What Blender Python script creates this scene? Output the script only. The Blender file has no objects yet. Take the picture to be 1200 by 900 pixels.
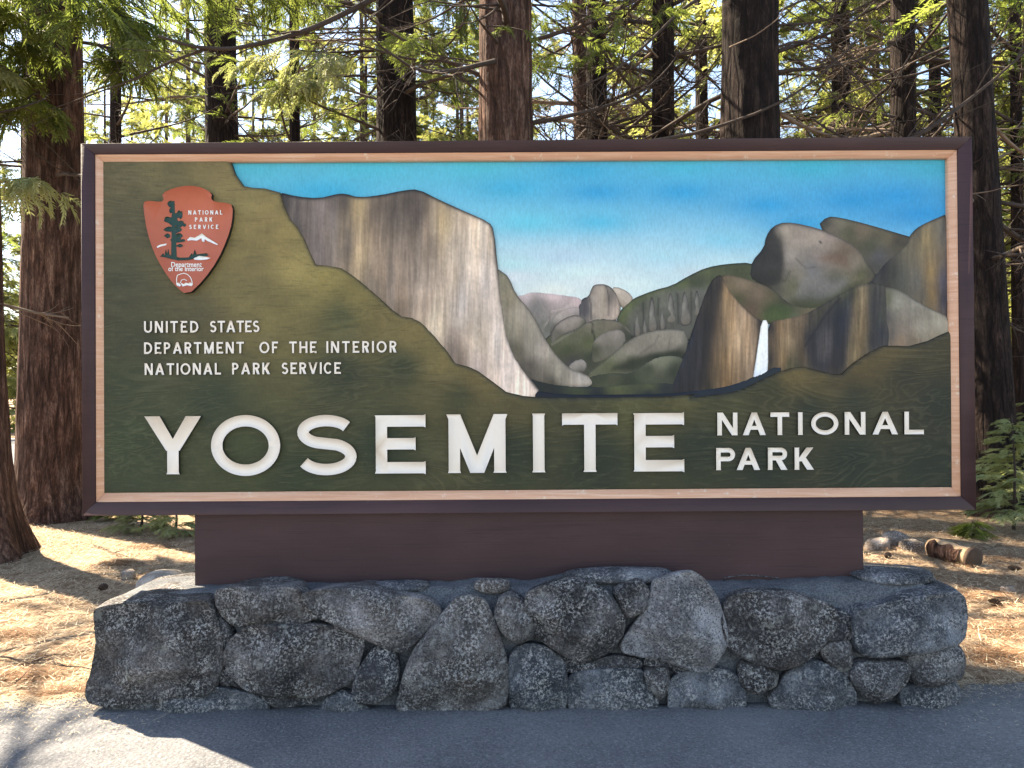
import bpy, math, random
import numpy as np
from mathutils import Vector, Matrix
from mathutils.geometry import delaunay_2d_cdt
random.seed(7)
RNG = np.random.default_rng(7)
scene = bpy.context.scene
COL = scene.collection

# ------------------------------------------------------------------ camera
F = 900.0
CAM = np.array([0.0, -3.8, 1.5])
cam_d = bpy.data.cameras.new("camera")
cam_d.sensor_width = 36.0
cam_d.lens = 36.0 * F / 1200.0
cam_d.clip_start = 0.05
cam_d.clip_end = 3000
cam = bpy.data.objects.new("camera", cam_d)
COL.objects.link(cam)
cam.location = Vector(CAM)
PITCH, ROLL, YAW = 0.45, -0.38, 0.0
M = (Matrix.Rotation(math.radians(YAW), 3, 'Z') @ Matrix.Rotation(math.radians(90 + PITCH), 3, 'X')
     @ Matrix.Rotation(math.radians(ROLL), 3, 'Z'))
cam.rotation_euler = M.to_euler()
scene.camera = cam
MN = np.array(M)

# ------------------------------------------------------------------ sky, sun, exposure
SUN_AZ = math.atan2(-0.83, 0.56)        # compass-like: direction TO the sun is (sin, cos)
SUN_EL = math.radians(47)
world = bpy.data.worlds.new("World")
scene.world = world
world.use_nodes = True
wn = world.node_tree
wn.nodes.clear()
sky = wn.nodes.new('ShaderNodeTexSky')
sky.sky_type = 'NISHITA'
sky.sun_disc = False
sky.sun_elevation = SUN_EL
sky.sun_rotation = SUN_AZ
sky.altitude = 1200
sky.air_density = 1.0
sky.dust_density = 1.2
bg = wn.nodes.new('ShaderNodeBackground')
bg.inputs['Strength'].default_value = 0.10
wo = wn.nodes.new('ShaderNodeOutputWorld')
wn.links.new(sky.outputs[0], bg.inputs[0])
wn.links.new(bg.outputs[0], wo.inputs[0])
sun_d = bpy.data.lights.new("sun", 'SUN')
sun_d.energy = 5.0
sun_d.angle = math.radians(0.55)
sun_d.color = (1.0, 0.93, 0.82)
sun = bpy.data.objects.new("sun", sun_d)
COL.objects.link(sun)
to_sun = Vector((math.sin(SUN_AZ) * math.cos(SUN_EL), math.cos(SUN_AZ) * math.cos(SUN_EL), math.sin(SUN_EL)))
sun.rotation_euler = (-to_sun).to_track_quat('-Z', 'Y').to_euler()
sun.location = to_sun * 40
scene.view_settings.view_transform = 'Standard'
scene.view_settings.look = 'None'
scene.view_settings.exposure = 2.38
scene.view_settings.gamma = 1.0
scene.view_settings.use_curve_mapping = False
scene.view_settings.use_white_balance = True
scene.view_settings.white_balance_temperature = 7900
scene.view_settings.white_balance_tint = 10

# ------------------------------------------------------------------ pixel helpers (photo pixels, 1200 x 900)
def at(P, Y):
    """points on the upright plane y = Y seen at photo pixels P (n,2)"""
    P = np.atleast_2d(np.asarray(P, float))
    d = np.stack([(P[:, 0] - 600) / F, -(P[:, 1] - 450) / F, -np.ones(len(P))], 1) @ MN.T
    t = (np.asarray(Y) - CAM[1]) / d[:, 1]
    return CAM + d * t[:, None]

def gnd(px, py, z=0.0):
    d = MN @ np.array([(px - 600) / F, -(py - 450) / F, -1.0])
    t = (z - CAM[2]) / d[2]
    return CAM + d * t

def Z(x0, y0, s):
    """zoomed-view coordinates -> photo pixels"""
    return lambda *p: [(x0 + a / s, y0 + b / s) for a, b in p]

# ------------------------------------------------------------------ noise
_T3 = RNG.random((48, 48, 48))
def noise3(x, y, z):
    x, y, z = np.broadcast_arrays(*[np.asarray(v, float) for v in (x, y, z)])
    xi, yi, zi = np.floor(x).astype(int), np.floor(y).astype(int), np.floor(z).astype(int)
    fx, fy, fz = x - xi, y - yi, z - zi
    fx, fy, fz = [f * f * (3 - 2 * f) for f in (fx, fy, fz)]
    r = 0
    for a in (0, 1):
        for b in (0, 1):
            for c in (0, 1):
                w = (fx if a else 1 - fx) * (fy if b else 1 - fy) * (fz if c else 1 - fz)
                r = r + w * _T3[(xi + a) % 48, (yi + b) % 48, (zi + c) % 48]
    return r * 2 - 1
def fbm(x, y, z, o=4):
    r, a = 0, 1.0
    for k in range(o):
        r = r + a * noise3(x * 2 ** k + 7.3 * k, y * 2 ** k + 3.1 * k, z * 2 ** k + 5.7 * k)
        a *= 0.5
    return r / 1.6

# ------------------------------------------------------------------ object helpers
def mesh_from(name, V, Fs, mat=None, smooth=False, mats=None, midx=None):
    """Fs: list of index arrays (n,3) or (n,4)"""
    me = bpy.data.meshes.new(name)
    V = np.asarray(V, np.float32)
    Fs = [np.asarray(f, np.int32) for f in Fs if len(f)]
    loops = np.concatenate([f.ravel() for f in Fs])
    sizes = np.concatenate([np.full(len(f), f.shape[1], np.int32) for f in Fs])
    starts = np.concatenate([[0], np.cumsum(sizes)[:-1]]).astype(np.int32)
    me.vertices.add(len(V)); me.vertices.foreach_set('co', V.ravel())
    me.loops.add(len(loops)); me.loops.foreach_set('vertex_index', loops)
    me.polygons.add(len(sizes)); me.polygons.foreach_set('loop_start', starts)
    me.polygons.foreach_set('loop_total', sizes)
    if smooth:
        me.polygons.foreach_set('use_smooth', np.ones(len(sizes), bool))
    for m in (mats or ([mat] if mat else [])):
        me.materials.append(m)
    if midx is not None:
        me.polygons.foreach_set('material_index', np.asarray(midx, np.int32))
    me.update(calc_edges=True)
    return me

def wloc(p):
    L = np.zeros(3)
    while p is not None:
        L = L + np.array(p.location)
        p = p.parent
    return L

def link(name, me, parent=None, loc=(0, 0, 0), rot=(0, 0, 0), scale=(1, 1, 1)):
    o = bpy.data.objects.new(name, me)
    COL.objects.link(o)
    o.parent = parent
    o.location = loc
    o.rotation_euler = rot
    o.scale = scale
    return o

def part(name, V, Fs, mat, parent, **k):
    """mesh whose vertices are given in world space, hung under parent"""
    V = np.asarray(V, float) - wloc(parent)
    return link(name, mesh_from(name, V, Fs, mat, **k), parent)

def tag(o, label=None, cat=None, group=None, kind=None):
    if label: o['label'] = label
    if cat: o['category'] = cat
    if group: o['group'] = group
    if kind: o['kind'] = kind
    return o

def thing(name, label, cat, loc, group=None):
    o = bpy.data.objects.new(name, None)
    COL.objects.link(o)
    o.location = loc
    o.empty_display_size = 0.2
    return tag(o, label, cat, group)

class MB:
    def __init__(s): s.V, s.F3, s.F4, s.n = [], [], [], 0
    def add(s, V, F3=None, F4=None):
        V = np.asarray(V, float)
        s.V.append(V)
        if F3 is not None and len(F3): s.F3.append(np.asarray(F3) + s.n)
        if F4 is not None and len(F4): s.F4.append(np.asarray(F4) + s.n)
        s.n += len(V)
    def arrays(s):
        return (np.concatenate(s.V), np.concatenate(s.F3) if s.F3 else np.zeros((0, 3), int),
                np.concatenate(s.F4) if s.F4 else np.zeros((0, 4), int))
    def mesh(s, name, mat, smooth=False, L=None):
        V, a, b = s.arrays()
        if L is not None: V = V - np.asarray(L)
        return mesh_from(name, V, [a, b], mat, smooth)

def tube(P, R, n=6, cap=True):
    P = np.asarray(P, float); R = np.asarray(R, float)
    T = np.gradient(P, axis=0); T /= np.linalg.norm(T, axis=1)[:, None] + 1e-9
    up = np.array([0.13, 0.21, 0.97]) if abs(T[0][2]) < 0.9 else np.array([1.0, 0.1, 0.05])
    A = np.cross(T, up); A /= np.linalg.norm(A, axis=1)[:, None] + 1e-9
    B = np.cross(T, A)
    th = np.arange(n) * 2 * math.pi / n
    V = P[:, None, :] + R[:, None, None] * (np.cos(th)[None, :, None] * A[:, None, :] + np.sin(th)[None, :, None] * B[:, None, :])
    m = len(P)
    i = np.arange(m - 1)[:, None] * n; j = np.arange(n)[None, :]; k = (np.arange(n)[None, :] + 1) % n
    Q = np.stack([i + j, i + k, i + n + k, i + n + j], -1).reshape(-1, 4)
    V = V.reshape(-1, 3); F3 = []
    if cap:
        V = np.vstack([V, P[0], P[-1]])
        c0, c1 = m * n, m * n + 1
        F3 = [(c0, (q + 1) % n, q) for q in range(n)] + [(c1, (m - 1) * n + q, (m - 1) * n + (q + 1) % n) for q in range(n)]
    return V, np.array(F3, int).reshape(-1, 3), Q

# ------------------------------------------------------------------ materials
def lin(c):
    c = np.asarray(c, float) / 255
    return np.where(c <= 0.04045, c / 12.92, ((c + 0.055) / 1.055) ** 2.4)
class NT:
    def __init__(s, name, rough=0.8, spec=0.3):
        s.m = bpy.data.materials.new(name); s.m.use_nodes = True
        s.t = s.m.node_tree; s.t.nodes.clear()
        s.out = s.n('ShaderNodeOutputMaterial'); s.b = s.n('ShaderNodeBsdfPrincipled')
        s.b.inputs['Roughness'].default_value = rough
        s.b.inputs['Specular IOR Level'].default_value = spec
        s.l(s.b.outputs[0], s.out.inputs[0])
        s.co = s.n('ShaderNodeTexCoord').outputs['Object']
    def n(s, t, **k):
        q = s.t.nodes.new(t)
        for a, b in k.items(): setattr(q, a, b)
        return q
    def l(s, a, b): s.t.links.new(a, b)
    def map(s, sc, co=None, rot=(0, 0, 0), loc=(0, 0, 0)):
        q = s.n('ShaderNodeMapping'); q.inputs['Scale'].default_value = sc
        q.inputs['Rotation'].default_value = rot; q.inputs['Location'].default_value = loc
        s.l(co or s.co, q.inputs[0]); return q.outputs[0]
    def noise(s, scale, co=None, det=4, rough=0.55, dist=0.0):
        q = s.n('ShaderNodeTexNoise'); q.inputs['Scale'].default_value = scale
        q.inputs['Detail'].default_value = det; q.inputs['Roughness'].default_value = rough
        q.inputs['Distortion'].default_value = dist
        s.l(co or s.co, q.inputs['Vector']); return q.outputs['Fac']
    def vor(s, scale, co=None, feat='F1', out='Distance', rnd=1.0):
        q = s.n('ShaderNodeTexVoronoi'); q.feature = feat; q.inputs['Scale'].default_value = scale
        q.inputs['Randomness'].default_value = rnd
        s.l(co or s.co, q.inputs['Vector']); return q.outputs[out]
    def ramp(s, fac, stops, interp='LINEAR'):
        q = s.n('ShaderNodeValToRGB'); e = q.color_ramp.elements; q.color_ramp.interpolation = interp
        while len(e) < len(stops): e.new(0.5)
        for el, (p, c) in zip(e, stops):
            el.position = p; el.color = (c, c, c, 1) if not hasattr(c, '__len__') else (*c, 1)
        s.l(fac, q.inputs[0]); return q.outputs[0]
    def mix(s, fac, a, b, mode='MIX'):
        q = s.n('ShaderNodeMix', data_type='RGBA', blend_type=mode)
        for v, i in ((fac, 0), (a, 6), (b, 7)):
            if hasattr(v, 'is_output') or hasattr(v, 'links'): s.l(v, q.inputs[i])
            elif hasattr(v, '__len__'): q.inputs[i].default_value = (*v, 1)
            else: q.inputs[i].default_value = v
        return q.outputs[2]
    def math(s, op, a, b=0.0):
        q = s.n('ShaderNodeMath', operation=op)
        for v, i in ((a, 0), (b, 1)):
            if hasattr(v, 'links'): s.l(v, q.inputs[i])
            else: q.inputs[i].default_value = v
        return q.outputs[0]
    def color(s, c):
        if hasattr(c, 'links'): s.l(c, s.b.inputs['Base Color'])
        else: s.b.inputs['Base Color'].default_value = (*c, 1)
    def bump(s, h, strength=0.5, dist=0.01):
        q = s.n('ShaderNodeBump'); q.inputs['Strength'].default_value = strength; q.inputs['Distance'].default_value = dist
        s.l(h, q.inputs['Height']); s.l(q.outputs[0], s.b.inputs['Normal'])

def m_simple(name, c, rough=0.8, var=0.15, scale=12, bump=0.0, bs=60, spec=0.3):
    t = NT(name, rough, spec)
    c = np.array(c)
    f = t.noise(scale, det=6)
    t.color(t.mix(f, tuple(c * (1 - var)), tuple(np.minimum(c * (1 + var), 1))))
    if bump: t.bump(t.noise(bs, det=5), bump, 0.004)
    return t.m

def m_bark(name, dark, mid, light, vs=1.0):
    t = NT(name, 0.95, 0.15)
    co = t.map((1, 1, 0.16))
    r = t.noise(16 * vs, co, 6, 0.7, 0.6)
    fine = t.noise(70 * vs, t.map((1, 1, 0.3)), 5, 0.7)
    c = t.ramp(r, [(0.33, dark), (0.5, mid), (0.68, light)])
    big = t.ramp(t.noise(1.7), [(0.35, (0.6, 0.6, 0.6)), (0.7, (1.25, 1.2, 1.15))])
    c = t.mix(1.0, c, big, 'MULTIPLY')
    c = t.mix(t.ramp(fine, [(0.35, 0.75), (0.6, 0.0)]), c, dark)
    plate_ = t.vor(11 * vs, t.map((1, 1, 0.14)), 'DISTANCE_TO_EDGE')
    c = t.mix(t.ramp(plate_, [(0.02, 0.45), (0.14, 0.0)]), c, dark)
    t.color(c)
    t.bump(t.math('ADD', t.math('MULTIPLY', t.ramp(plate_, [(0.0, 0.0), (0.16, 1.0)]), 0.5), t.math('ADD', r, t.math('MULTIPLY', fine, 0.4))), 1.0, 0.05)
    return t.m

def m_leaf(name, a, b, trans=0.45):
    t = NT(name, 0.55, 0.3)
    oi = t.n('ShaderNodeObjectInfo')
    f = t.noise(1.3, det=3)
    f2 = t.noise(14, det=2)
    c = t.mix(t.ramp(f, [(0.35, 0.0), (0.65, 1.0)]), a, b)
    c = t.mix(t.math('MULTIPLY', f2, 0.5), c, tuple(np.array(b) * 1.25 + np.array((0.02, 0.01, 0))))
    hs = t.n('ShaderNodeHueSaturation')
    hs.inputs['Saturation'].default_value = 1.0
    t.l(t.math('ADD', t.math('MULTIPLY', oi.outputs['Random'], 0.5), 0.75), hs.inputs['Value'])
    t.l(c, hs.inputs['Color'])
    c = hs.outputs[0]
    t.color(c)
    tr = t.n('ShaderNodeBsdfTranslucent')
    tc = t.mix(1.0, c, (1.35, 1.35, 0.85), 'MULTIPLY')
    t.l(tc, tr.inputs[0])
    mx = t.n('ShaderNodeMixShader'); mx.inputs[0].default_value = trans
    t.l(t.b.outputs[0], mx.inputs[1]); t.l(tr.outputs[0], mx.inputs[2]); t.l(mx.outputs[0], t.out.inputs[0])
    return t.m

def m_stone(name, dark, mid, light, lichen=0.55, brown=0.5, spk=1.0):
    t = NT(name, 0.9, 0.25)
    oi = t.n('ShaderNodeObjectInfo')
    off = t.n('ShaderNodeVectorMath', operation='SCALE')
    cx = t.n('ShaderNodeCombineXYZ')
    for i in range(3): t.l(t.math('MULTIPLY', oi.outputs['Random'], 17.0 + 9 * i), cx.inputs[i])
    ad = t.n('ShaderNodeVectorMath', operation='ADD')
    t.l(t.co, ad.inputs[0]); t.l(cx.outputs[0], ad.inputs[1])
    co = ad.outputs[0]
    big = t.noise(5, co, 5, 0.6)
    c = t.ramp(big, [(0.34, dark), (0.50, mid), (0.64, tuple(np.array(light) * 1.35))])
    c = t.mix(1.0, c, t.ramp(t.noise(2.2, co, 2), [(0.35, (0.75, 0.75, 0.79)), (0.65, (1.5, 1.46, 1.47))]), 'MULTIPLY')
    br = t.ramp(t.noise(3.3, co, 4), [(0.52, 0.0), (0.68, brown)])
    c = t.mix(br, c, (0.105, 0.078, 0.060))
    sp = t.noise(120, co, 3, 0.85)
    c = t.mix(t.ramp(sp, [(0.40, 0.95 * min(spk, 1)), (0.48, 0.0)]), c, (0.010, 0.010, 0.011))
    patch = t.ramp(t.noise(9, co, 4, 0.7), [(0.42, 0.0), (0.6, 1.0)])
    sp2 = t.noise(80, co, 5, 0.85)
    wsp = t.math('MULTIPLY', t.ramp(sp2, [(0.50, 0.0), (0.58, 0.9)]), t.math('ADD', t.math('MULTIPLY', patch, 0.8), 0.2))
    c = t.mix(wsp, c, (0.46, 0.44, 0.43))
    wob = t.n('ShaderNodeVectorMath', operation='ADD')
    nz = t.n('ShaderNodeTexNoise'); nz.inputs['Scale'].default_value = 22; nz.inputs['Detail'].default_value = 6; t.l(co, nz.inputs['Vector'])
    sc = t.n('ShaderNodeVectorMath', operation='SCALE'); sc.inputs['Scale'].default_value = 0.12
    t.l(nz.outputs['Color'], sc.inputs[0]); t.l(co, wob.inputs[0]); t.l(sc.outputs[0], wob.inputs[1])
    v = t.vor(9, wob.outputs[0])
    lm = t.math('MULTIPLY', t.ramp(v, [(0.10, 0.9), (0.22, 0.0)]), lichen)
    c = t.mix(lm, c, (0.27, 0.27, 0.245))
    t.color(c)
    h = t.math('ADD', t.math('MULTIPLY', t.noise(22, co, 6, 0.7), 1.0), t.math('MULTIPLY', sp, 0.35))
    t.bump(h, 0.9, 0.02)
    return t.m

MAT = {}
def _frame():
    t = NT('purple_brown_stain', 0.6, 0.35)
    c = t.mix(t.noise(9, t.map((0.3, 1, 1)), 5), (0.038, 0.0165, 0.0175), (0.066, 0.031, 0.032))
    big = t.ramp(t.noise(2.2, t.map((0.6, 1, 1.4)), 5), [(0.3, (0.78, 0.78, 0.8)), (0.7, (1.2, 1.17, 1.15))])
    c = t.mix(1.0, c, big, 'MULTIPLY')
    grain = t.noise(5, t.map((0.5, 1, 22)), 6, 0.65, 0.6)
    c = t.mix(t.ramp(grain, [(0.30, 0.55), (0.45, 0.0)]), c, (0.018, 0.009, 0.010))
    nick = t.math('MULTIPLY', t.ramp(t.noise(38, t.map((0.5, 1, 1.6)), 5, 0.8), [(0.66, 0.0), (0.71, 1.0)]), t.ramp(t.noise(3.1), [(0.5, 0.0), (0.62, 0.8)]))
    c = t.mix(nick, c, (0.16, 0.11, 0.10))
    t.color(c); t.bump(t.math('ADD', grain, t.math('MULTIPLY', nick, -0.6)), 0.4, 0.003)
    return t.m
MAT['frame'] = _frame()
def _trim():
    t = NT('trim_wood', 0.6, 0.3)
    g = t.noise(7, t.map((0.6, 1, 14)), 6, 0.6, 0.4)
    c = t.ramp(g, [(0.3, (0.62, 0.31, 0.19)), (0.55, (0.72, 0.40, 0.26)), (0.75, (0.80, 0.52, 0.37))])
    ch = t.ramp(t.noise(18, det=6, rough=0.75), [(0.60, 0.0), (0.66, 0.7)])
    c = t.mix(ch, c, (0.78, 0.62, 0.48))
    t.color(c); t.bump(g, 0.4, 0.003)
    return t.m
MAT['trim'] = _trim()
def _paint(name, grain, rough=0.6):
    t = NT(name, rough, 0.35)
    at_ = t.n('ShaderNodeAttribute'); at_.attribute_name = 'paint'
    c = at_.outputs['Color']
    co = t.map((1, 1, 1))
    fine = t.noise(90, t.map((1.6, 1, 0.5)), 4, 0.7)
    c = t.mix(1.0, c, t.ramp(fine, [(0.3, (0.88, 0.88, 0.88)), (0.7, (1.12, 1.12, 1.12))]), 'MULTIPLY')
    h = fine
    if grain:
        nz_ = t.noise(1.15, t.map((0.75, 1, 2.6), rot=(0, 0.08, 0)), 3, 0.5, 1.2)
        w = t.math('SINE', t.math('ADD', t.math('MULTIPLY', nz_, 120.0), t.math('MULTIPLY', t.noise(9, t.map((0.4, 1, 2))), 5.0)))
        w = t.math('ADD', t.math('MULTIPLY', w, 0.5), 0.5)
        msk = t.ramp(t.noise(1.9, t.map((1, 1, 1.6)), 3), [(0.40, 0.0), (0.62, 1.0)])
        line = t.math('MULTIPLY', t.ramp(w, [(0.7, 0.0), (1.0, 1.0)]), msk)
        c = t.mix(1.0, c, (0.90, 0.90, 0.76), 'MULTIPLY')
        c = t.mix(t.math('MULTIPLY', line, 0.09), c, (0.26, 0.22, 0.12))
        dk = t.math('MULTIPLY', t.ramp(w, [(0.0, 1.0), (0.35, 0.0)]), msk)
        c = t.mix(t.math('MULTIPLY', dk, 0.12), c, (0.015, 0.022, 0.012))
        w = t.math('MULTIPLY', w, t.math('ADD', t.math('MULTIPLY', msk, 0.8), 0.2))
        fib = t.noise(26, t.map((0.35, 1, 3.2), rot=(0, 0.12, 0)), 5, 0.7, 0.5)
        c = t.mix(t.ramp(fib, [(0.30, 0.45), (0.46, 0.0)]), c, (0.018, 0.022, 0.012))
        c = t.mix(t.ramp(fib, [(0.56, 0.0), (0.72, 0.22)]), c, (0.24, 0.20, 0.11))
        h = t.math('ADD', t.math('MULTIPLY', fine, 0.25), t.math('MULTIPLY', w, grain))
    t.color(c)
    t.bump(h, 0.35, 0.003)
    return t.m
MAT['paint'] = _paint('mural_paint', 0)
MAT['green'] = _paint('carved_green_board', 0.9)
MAT['cream'] = m_simple('cream_letter_paint', (0.82, 0.705, 0.60), 0.5, 0.04, 30, 0.1)
MAT['edge'] = m_simple('dark_letter_edge', (0.018, 0.02, 0.014), 0.7)
MAT['terra'] = m_simple('terracotta_paint', (0.50, 0.125, 0.07), 0.5, 0.10, 16, 0.15)
MAT['emb_green'] = m_simple('dark_green_paint', (0.010, 0.042, 0.035), 0.5)
MAT['white'] = m_simple('white_paint', (0.80, 0.78, 0.74), 0.5, 0.06)
MAT['mortar'] = (lambda t: (t.color(t.mix(t.ramp(t.noise(6, det=6), [(0.35, 0.0), (0.65, 1.0)]),
                 t.mix(t.ramp(t.noise(120, det=3), [(0.4, 0.0), (0.6, 1.0)]), (0.055, 0.060, 0.068), (0.12, 0.125, 0.135)),
                 t.mix(t.ramp(t.noise(120, det=3), [(0.4, 0.0), (0.6, 1.0)]), (0.09, 0.096, 0.105), (0.18, 0.185, 0.195)))),
                 t.bump(t.noise(60, det=6, rough=0.7), 0.8, 0.015), t.m)[-1])(NT('rough_mortar', 0.95, 0.2))
MAT['granite'] = m_stone('dark_granite', (0.018, 0.017, 0.018), (0.043, 0.040, 0.040), (0.085, 0.08, 0.08))
MAT['granite_light'] = m_stone('pale_granite', (0.085, 0.085, 0.088), (0.17, 0.165, 0.168), (0.29, 0.285, 0.285), 0.2, 0.15, 1.1)
MAT['granite_blue'] = m_stone('blue_grey_granite', (0.028, 0.034, 0.04), (0.058, 0.066, 0.077), (0.10, 0.108, 0.12), 0.25, 0.25, 0.8)
MAT['granite_smooth'] = m_stone('smooth_dark_stone', (0.02, 0.021, 0.025), (0.032, 0.033, 0.038), (0.05, 0.05, 0.055), 0.0, 0.2, 0.4)
MAT['bark'] = m_bark('red_cedar_bark', (0.026, 0.015, 0.012), (0.155, 0.085, 0.066), (0.36, 0.235, 0.19))
MAT['bark_dark'] = m_bark('dark_pine_bark', (0.008, 0.006, 0.006), (0.032, 0.021, 0.019), (0.085, 0.058, 0.050))
MAT['bark_far'] = m_bark('grey_brown_bark', (0.04, 0.03, 0.026), (0.12, 0.085, 0.07), (0.22, 0.17, 0.14))
MAT['twig'] = m_simple('dead_twig_bark', (0.05, 0.036, 0.030), 0.9, 0.45, 6)
MAT['twig_pale'] = m_simple('bleached_twig_bark', (0.17, 0.125, 0.095), 0.9, 0.4, 8)
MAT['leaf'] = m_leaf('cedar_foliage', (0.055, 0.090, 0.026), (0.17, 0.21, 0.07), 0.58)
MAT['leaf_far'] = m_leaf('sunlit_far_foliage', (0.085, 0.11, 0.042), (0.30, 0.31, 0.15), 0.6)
MAT['leaf_pale_lit'] = m_leaf('pale_lit_foliage', (0.17, 0.21, 0.10), (0.36, 0.38, 0.22), 0.4)  # pale leaves lightened further, their sunlit look is put into the colour
MAT['leaf_bright'] = m_leaf('fresh_green_leaf', (0.05, 0.13, 0.02), (0.12, 0.24, 0.04), 0.4)
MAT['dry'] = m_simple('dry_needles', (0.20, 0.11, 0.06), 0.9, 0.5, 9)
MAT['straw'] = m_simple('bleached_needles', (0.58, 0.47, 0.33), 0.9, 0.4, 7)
MAT['log'] = m_simple('peeled_log_wood', (0.36, 0.25, 0.16), 0.8, 0.5, 11, 0.5)
MAT['log_end'] = m_simple('dark_log_end', (0.07, 0.045, 0.032), 0.9, 0.4, 20, 0.5)
MAT['brown_rock'] = m_stone('brown_rock', (0.06, 0.045, 0.035), (0.16, 0.12, 0.09), (0.30, 0.24, 0.19), 0.0, 0.5, 0.5)
MAT['pale_rock'] = m_stone('pale_sunlit_rock', (0.22, 0.19, 0.15), (0.33, 0.29, 0.24), (0.45, 0.41, 0.36), 0.1, 0.2, 0.3)
def _ground():
    t = NT('needle_covered_soil', 0.95, 0.1)
    a = t.noise(1.1, det=6, rough=0.65); b = t.noise(9, det=6, rough=0.7)
    n1 = t.noise(60, t.map((1, 0.25, 1), rot=(0, 0, 0.6)), 4, 0.75); n2 = t.noise(60, t.map((0.25, 1, 1), rot=(0, 0, 0.4)), 4, 0.75)
    c = t.ramp(t.math('ADD', t.math('MULTIPLY', a, 0.5), t.math('MULTIPLY', b, 0.5)),
               [(0.34, (0.12, 0.075, 0.05)), (0.42, (0.30, 0.21, 0.14)), (0.52, (0.46, 0.37, 0.27)), (0.66, (0.58, 0.50, 0.39))])
    c = t.mix(t.ramp(n1, [(0.38, 0.8), (0.5, 0.0)]), c, (0.12, 0.065, 0.035))
    c = t.mix(t.ramp(n2, [(0.52, 0.0), (0.64, 0.8)]), c, (0.62, 0.53, 0.40))
    c = t.mix(1.0, c, (0.74, 0.68, 0.64), 'MULTIPLY')
    t.color(c)
    t.bump(t.math('ADD', n1, t.math('ADD', n2, b)), 0.9, 0.02)
    return t.m
MAT['ground'] = _ground()
def _asphalt():
    t = NT('asphalt', 0.9, 0.25)
    a = t.noise(85, det=5, rough=0.85); b = t.vor(60); big = t.noise(1.3, det=5)
    c = t.mix(t.ramp(big, [(0.35, 0.0), (0.65, 1.0)]), (0.098, 0.102, 0.112), (0.168, 0.171, 0.180))
    c = t.mix(t.ramp(a, [(0.36, 0.7), (0.47, 0.0)]), c, (0.04, 0.04, 0.045))
    c = t.mix(t.ramp(a, [(0.54, 0.0), (0.64, 0.75)]), c, (0.32, 0.32, 0.33))
    c = t.mix(t.ramp(b, [(0.12, 0.7), (0.2, 0.0)]), c, (0.21, 0.20, 0.20))
    t.color(c); t.bump(t.math('ADD', a, b), 0.7, 0.006)
    return t.m
MAT['asphalt'] = _asphalt()

# ------------------------------------------------------------------ polygons
def inside(P, poly):
    x, y = P[:, 0], P[:, 1]; r = np.zeros(len(P), bool)
    n = len(poly)
    for i in range(n):
        x0, y0 = poly[i]; x1, y1 = poly[(i + 1) % n]
        if y0 == y1: continue
        c = (y0 > y) != (y1 > y)
        r ^= c & (x < (x1 - x0) * (y - y0) / (y1 - y0) + x0)
    return r
def pdist(P, poly):
    best = np.full(len(P), 1e9); near = np.zeros((len(P), 2))
    n = len(poly)
    for i in range(n):
        a = np.array(poly[i], float); b = np.array(poly[(i + 1) % n], float)
        d = b - a; L = d @ d
        if L < 1e-12: continue
        t = np.clip(((P - a) @ d) / L, 0, 1)
        q = a + t[:, None] * d
        e = np.hypot(*(P - q).T)
        m = e < best; best[m] = e[m]; near[m] = q[m]
    return best, near
def chaikin(poly, k=1, q=0.25):
    P = np.asarray(poly, float)
    for _ in range(k):
        N = np.roll(P, -1, 0)
        P = np.stack([P * (1 - q) + N * q, P * q + N * (1 - q)], 1).reshape(-1, 2)
    return P
def polygrid(poly, h):
    """quads covering the polygon with the rim snapped to its outline -> P(n,2), Q, rim edges (a,b), distance to rim"""
    poly = np.asarray(poly, float)
    lo = poly.min(0) - h; hi = poly.max(0) + h
    nx = int((hi[0] - lo[0]) / h) + 2; ny = int((hi[1] - lo[1]) / h) + 2
    gx, gy = np.meshgrid(lo[0] + np.arange(nx) * h, lo[1] + np.arange(ny) * h, indexing='ij')
    P = np.stack([gx.ravel(), gy.ravel()], 1)
    c = (P.reshape(nx, ny, 2)[:-1, :-1] + h / 2).reshape(-1, 2)
    ins = inside(c, poly).reshape(nx - 1, ny - 1)
    I = np.arange(nx * ny).reshape(nx, ny)
    Q = np.stack([I[:-1, :-1], I[1:, :-1], I[1:, 1:], I[:-1, 1:]], -1)[ins]
    u, inv = np.unique(Q.ravel(), return_inverse=True)
    P = P[u]; Q = inv.reshape(-1, 4)
    E = np.concatenate([Q[:, [0, 1]], Q[:, [1, 2]], Q[:, [2, 3]], Q[:, [3, 0]]])
    key = np.sort(E, 1); k = key[:, 0] * (len(P) + 1) + key[:, 1]
    _, idx, cnt = np.unique(k, return_index=True, return_counts=True)
    rim = E[idx[cnt == 1]]
    rv = np.unique(rim.ravel())
    d, near = pdist(P, poly)
    P[rv] = near[rv]; d[rv] = 0
    return P, Q, rim, d

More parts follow.
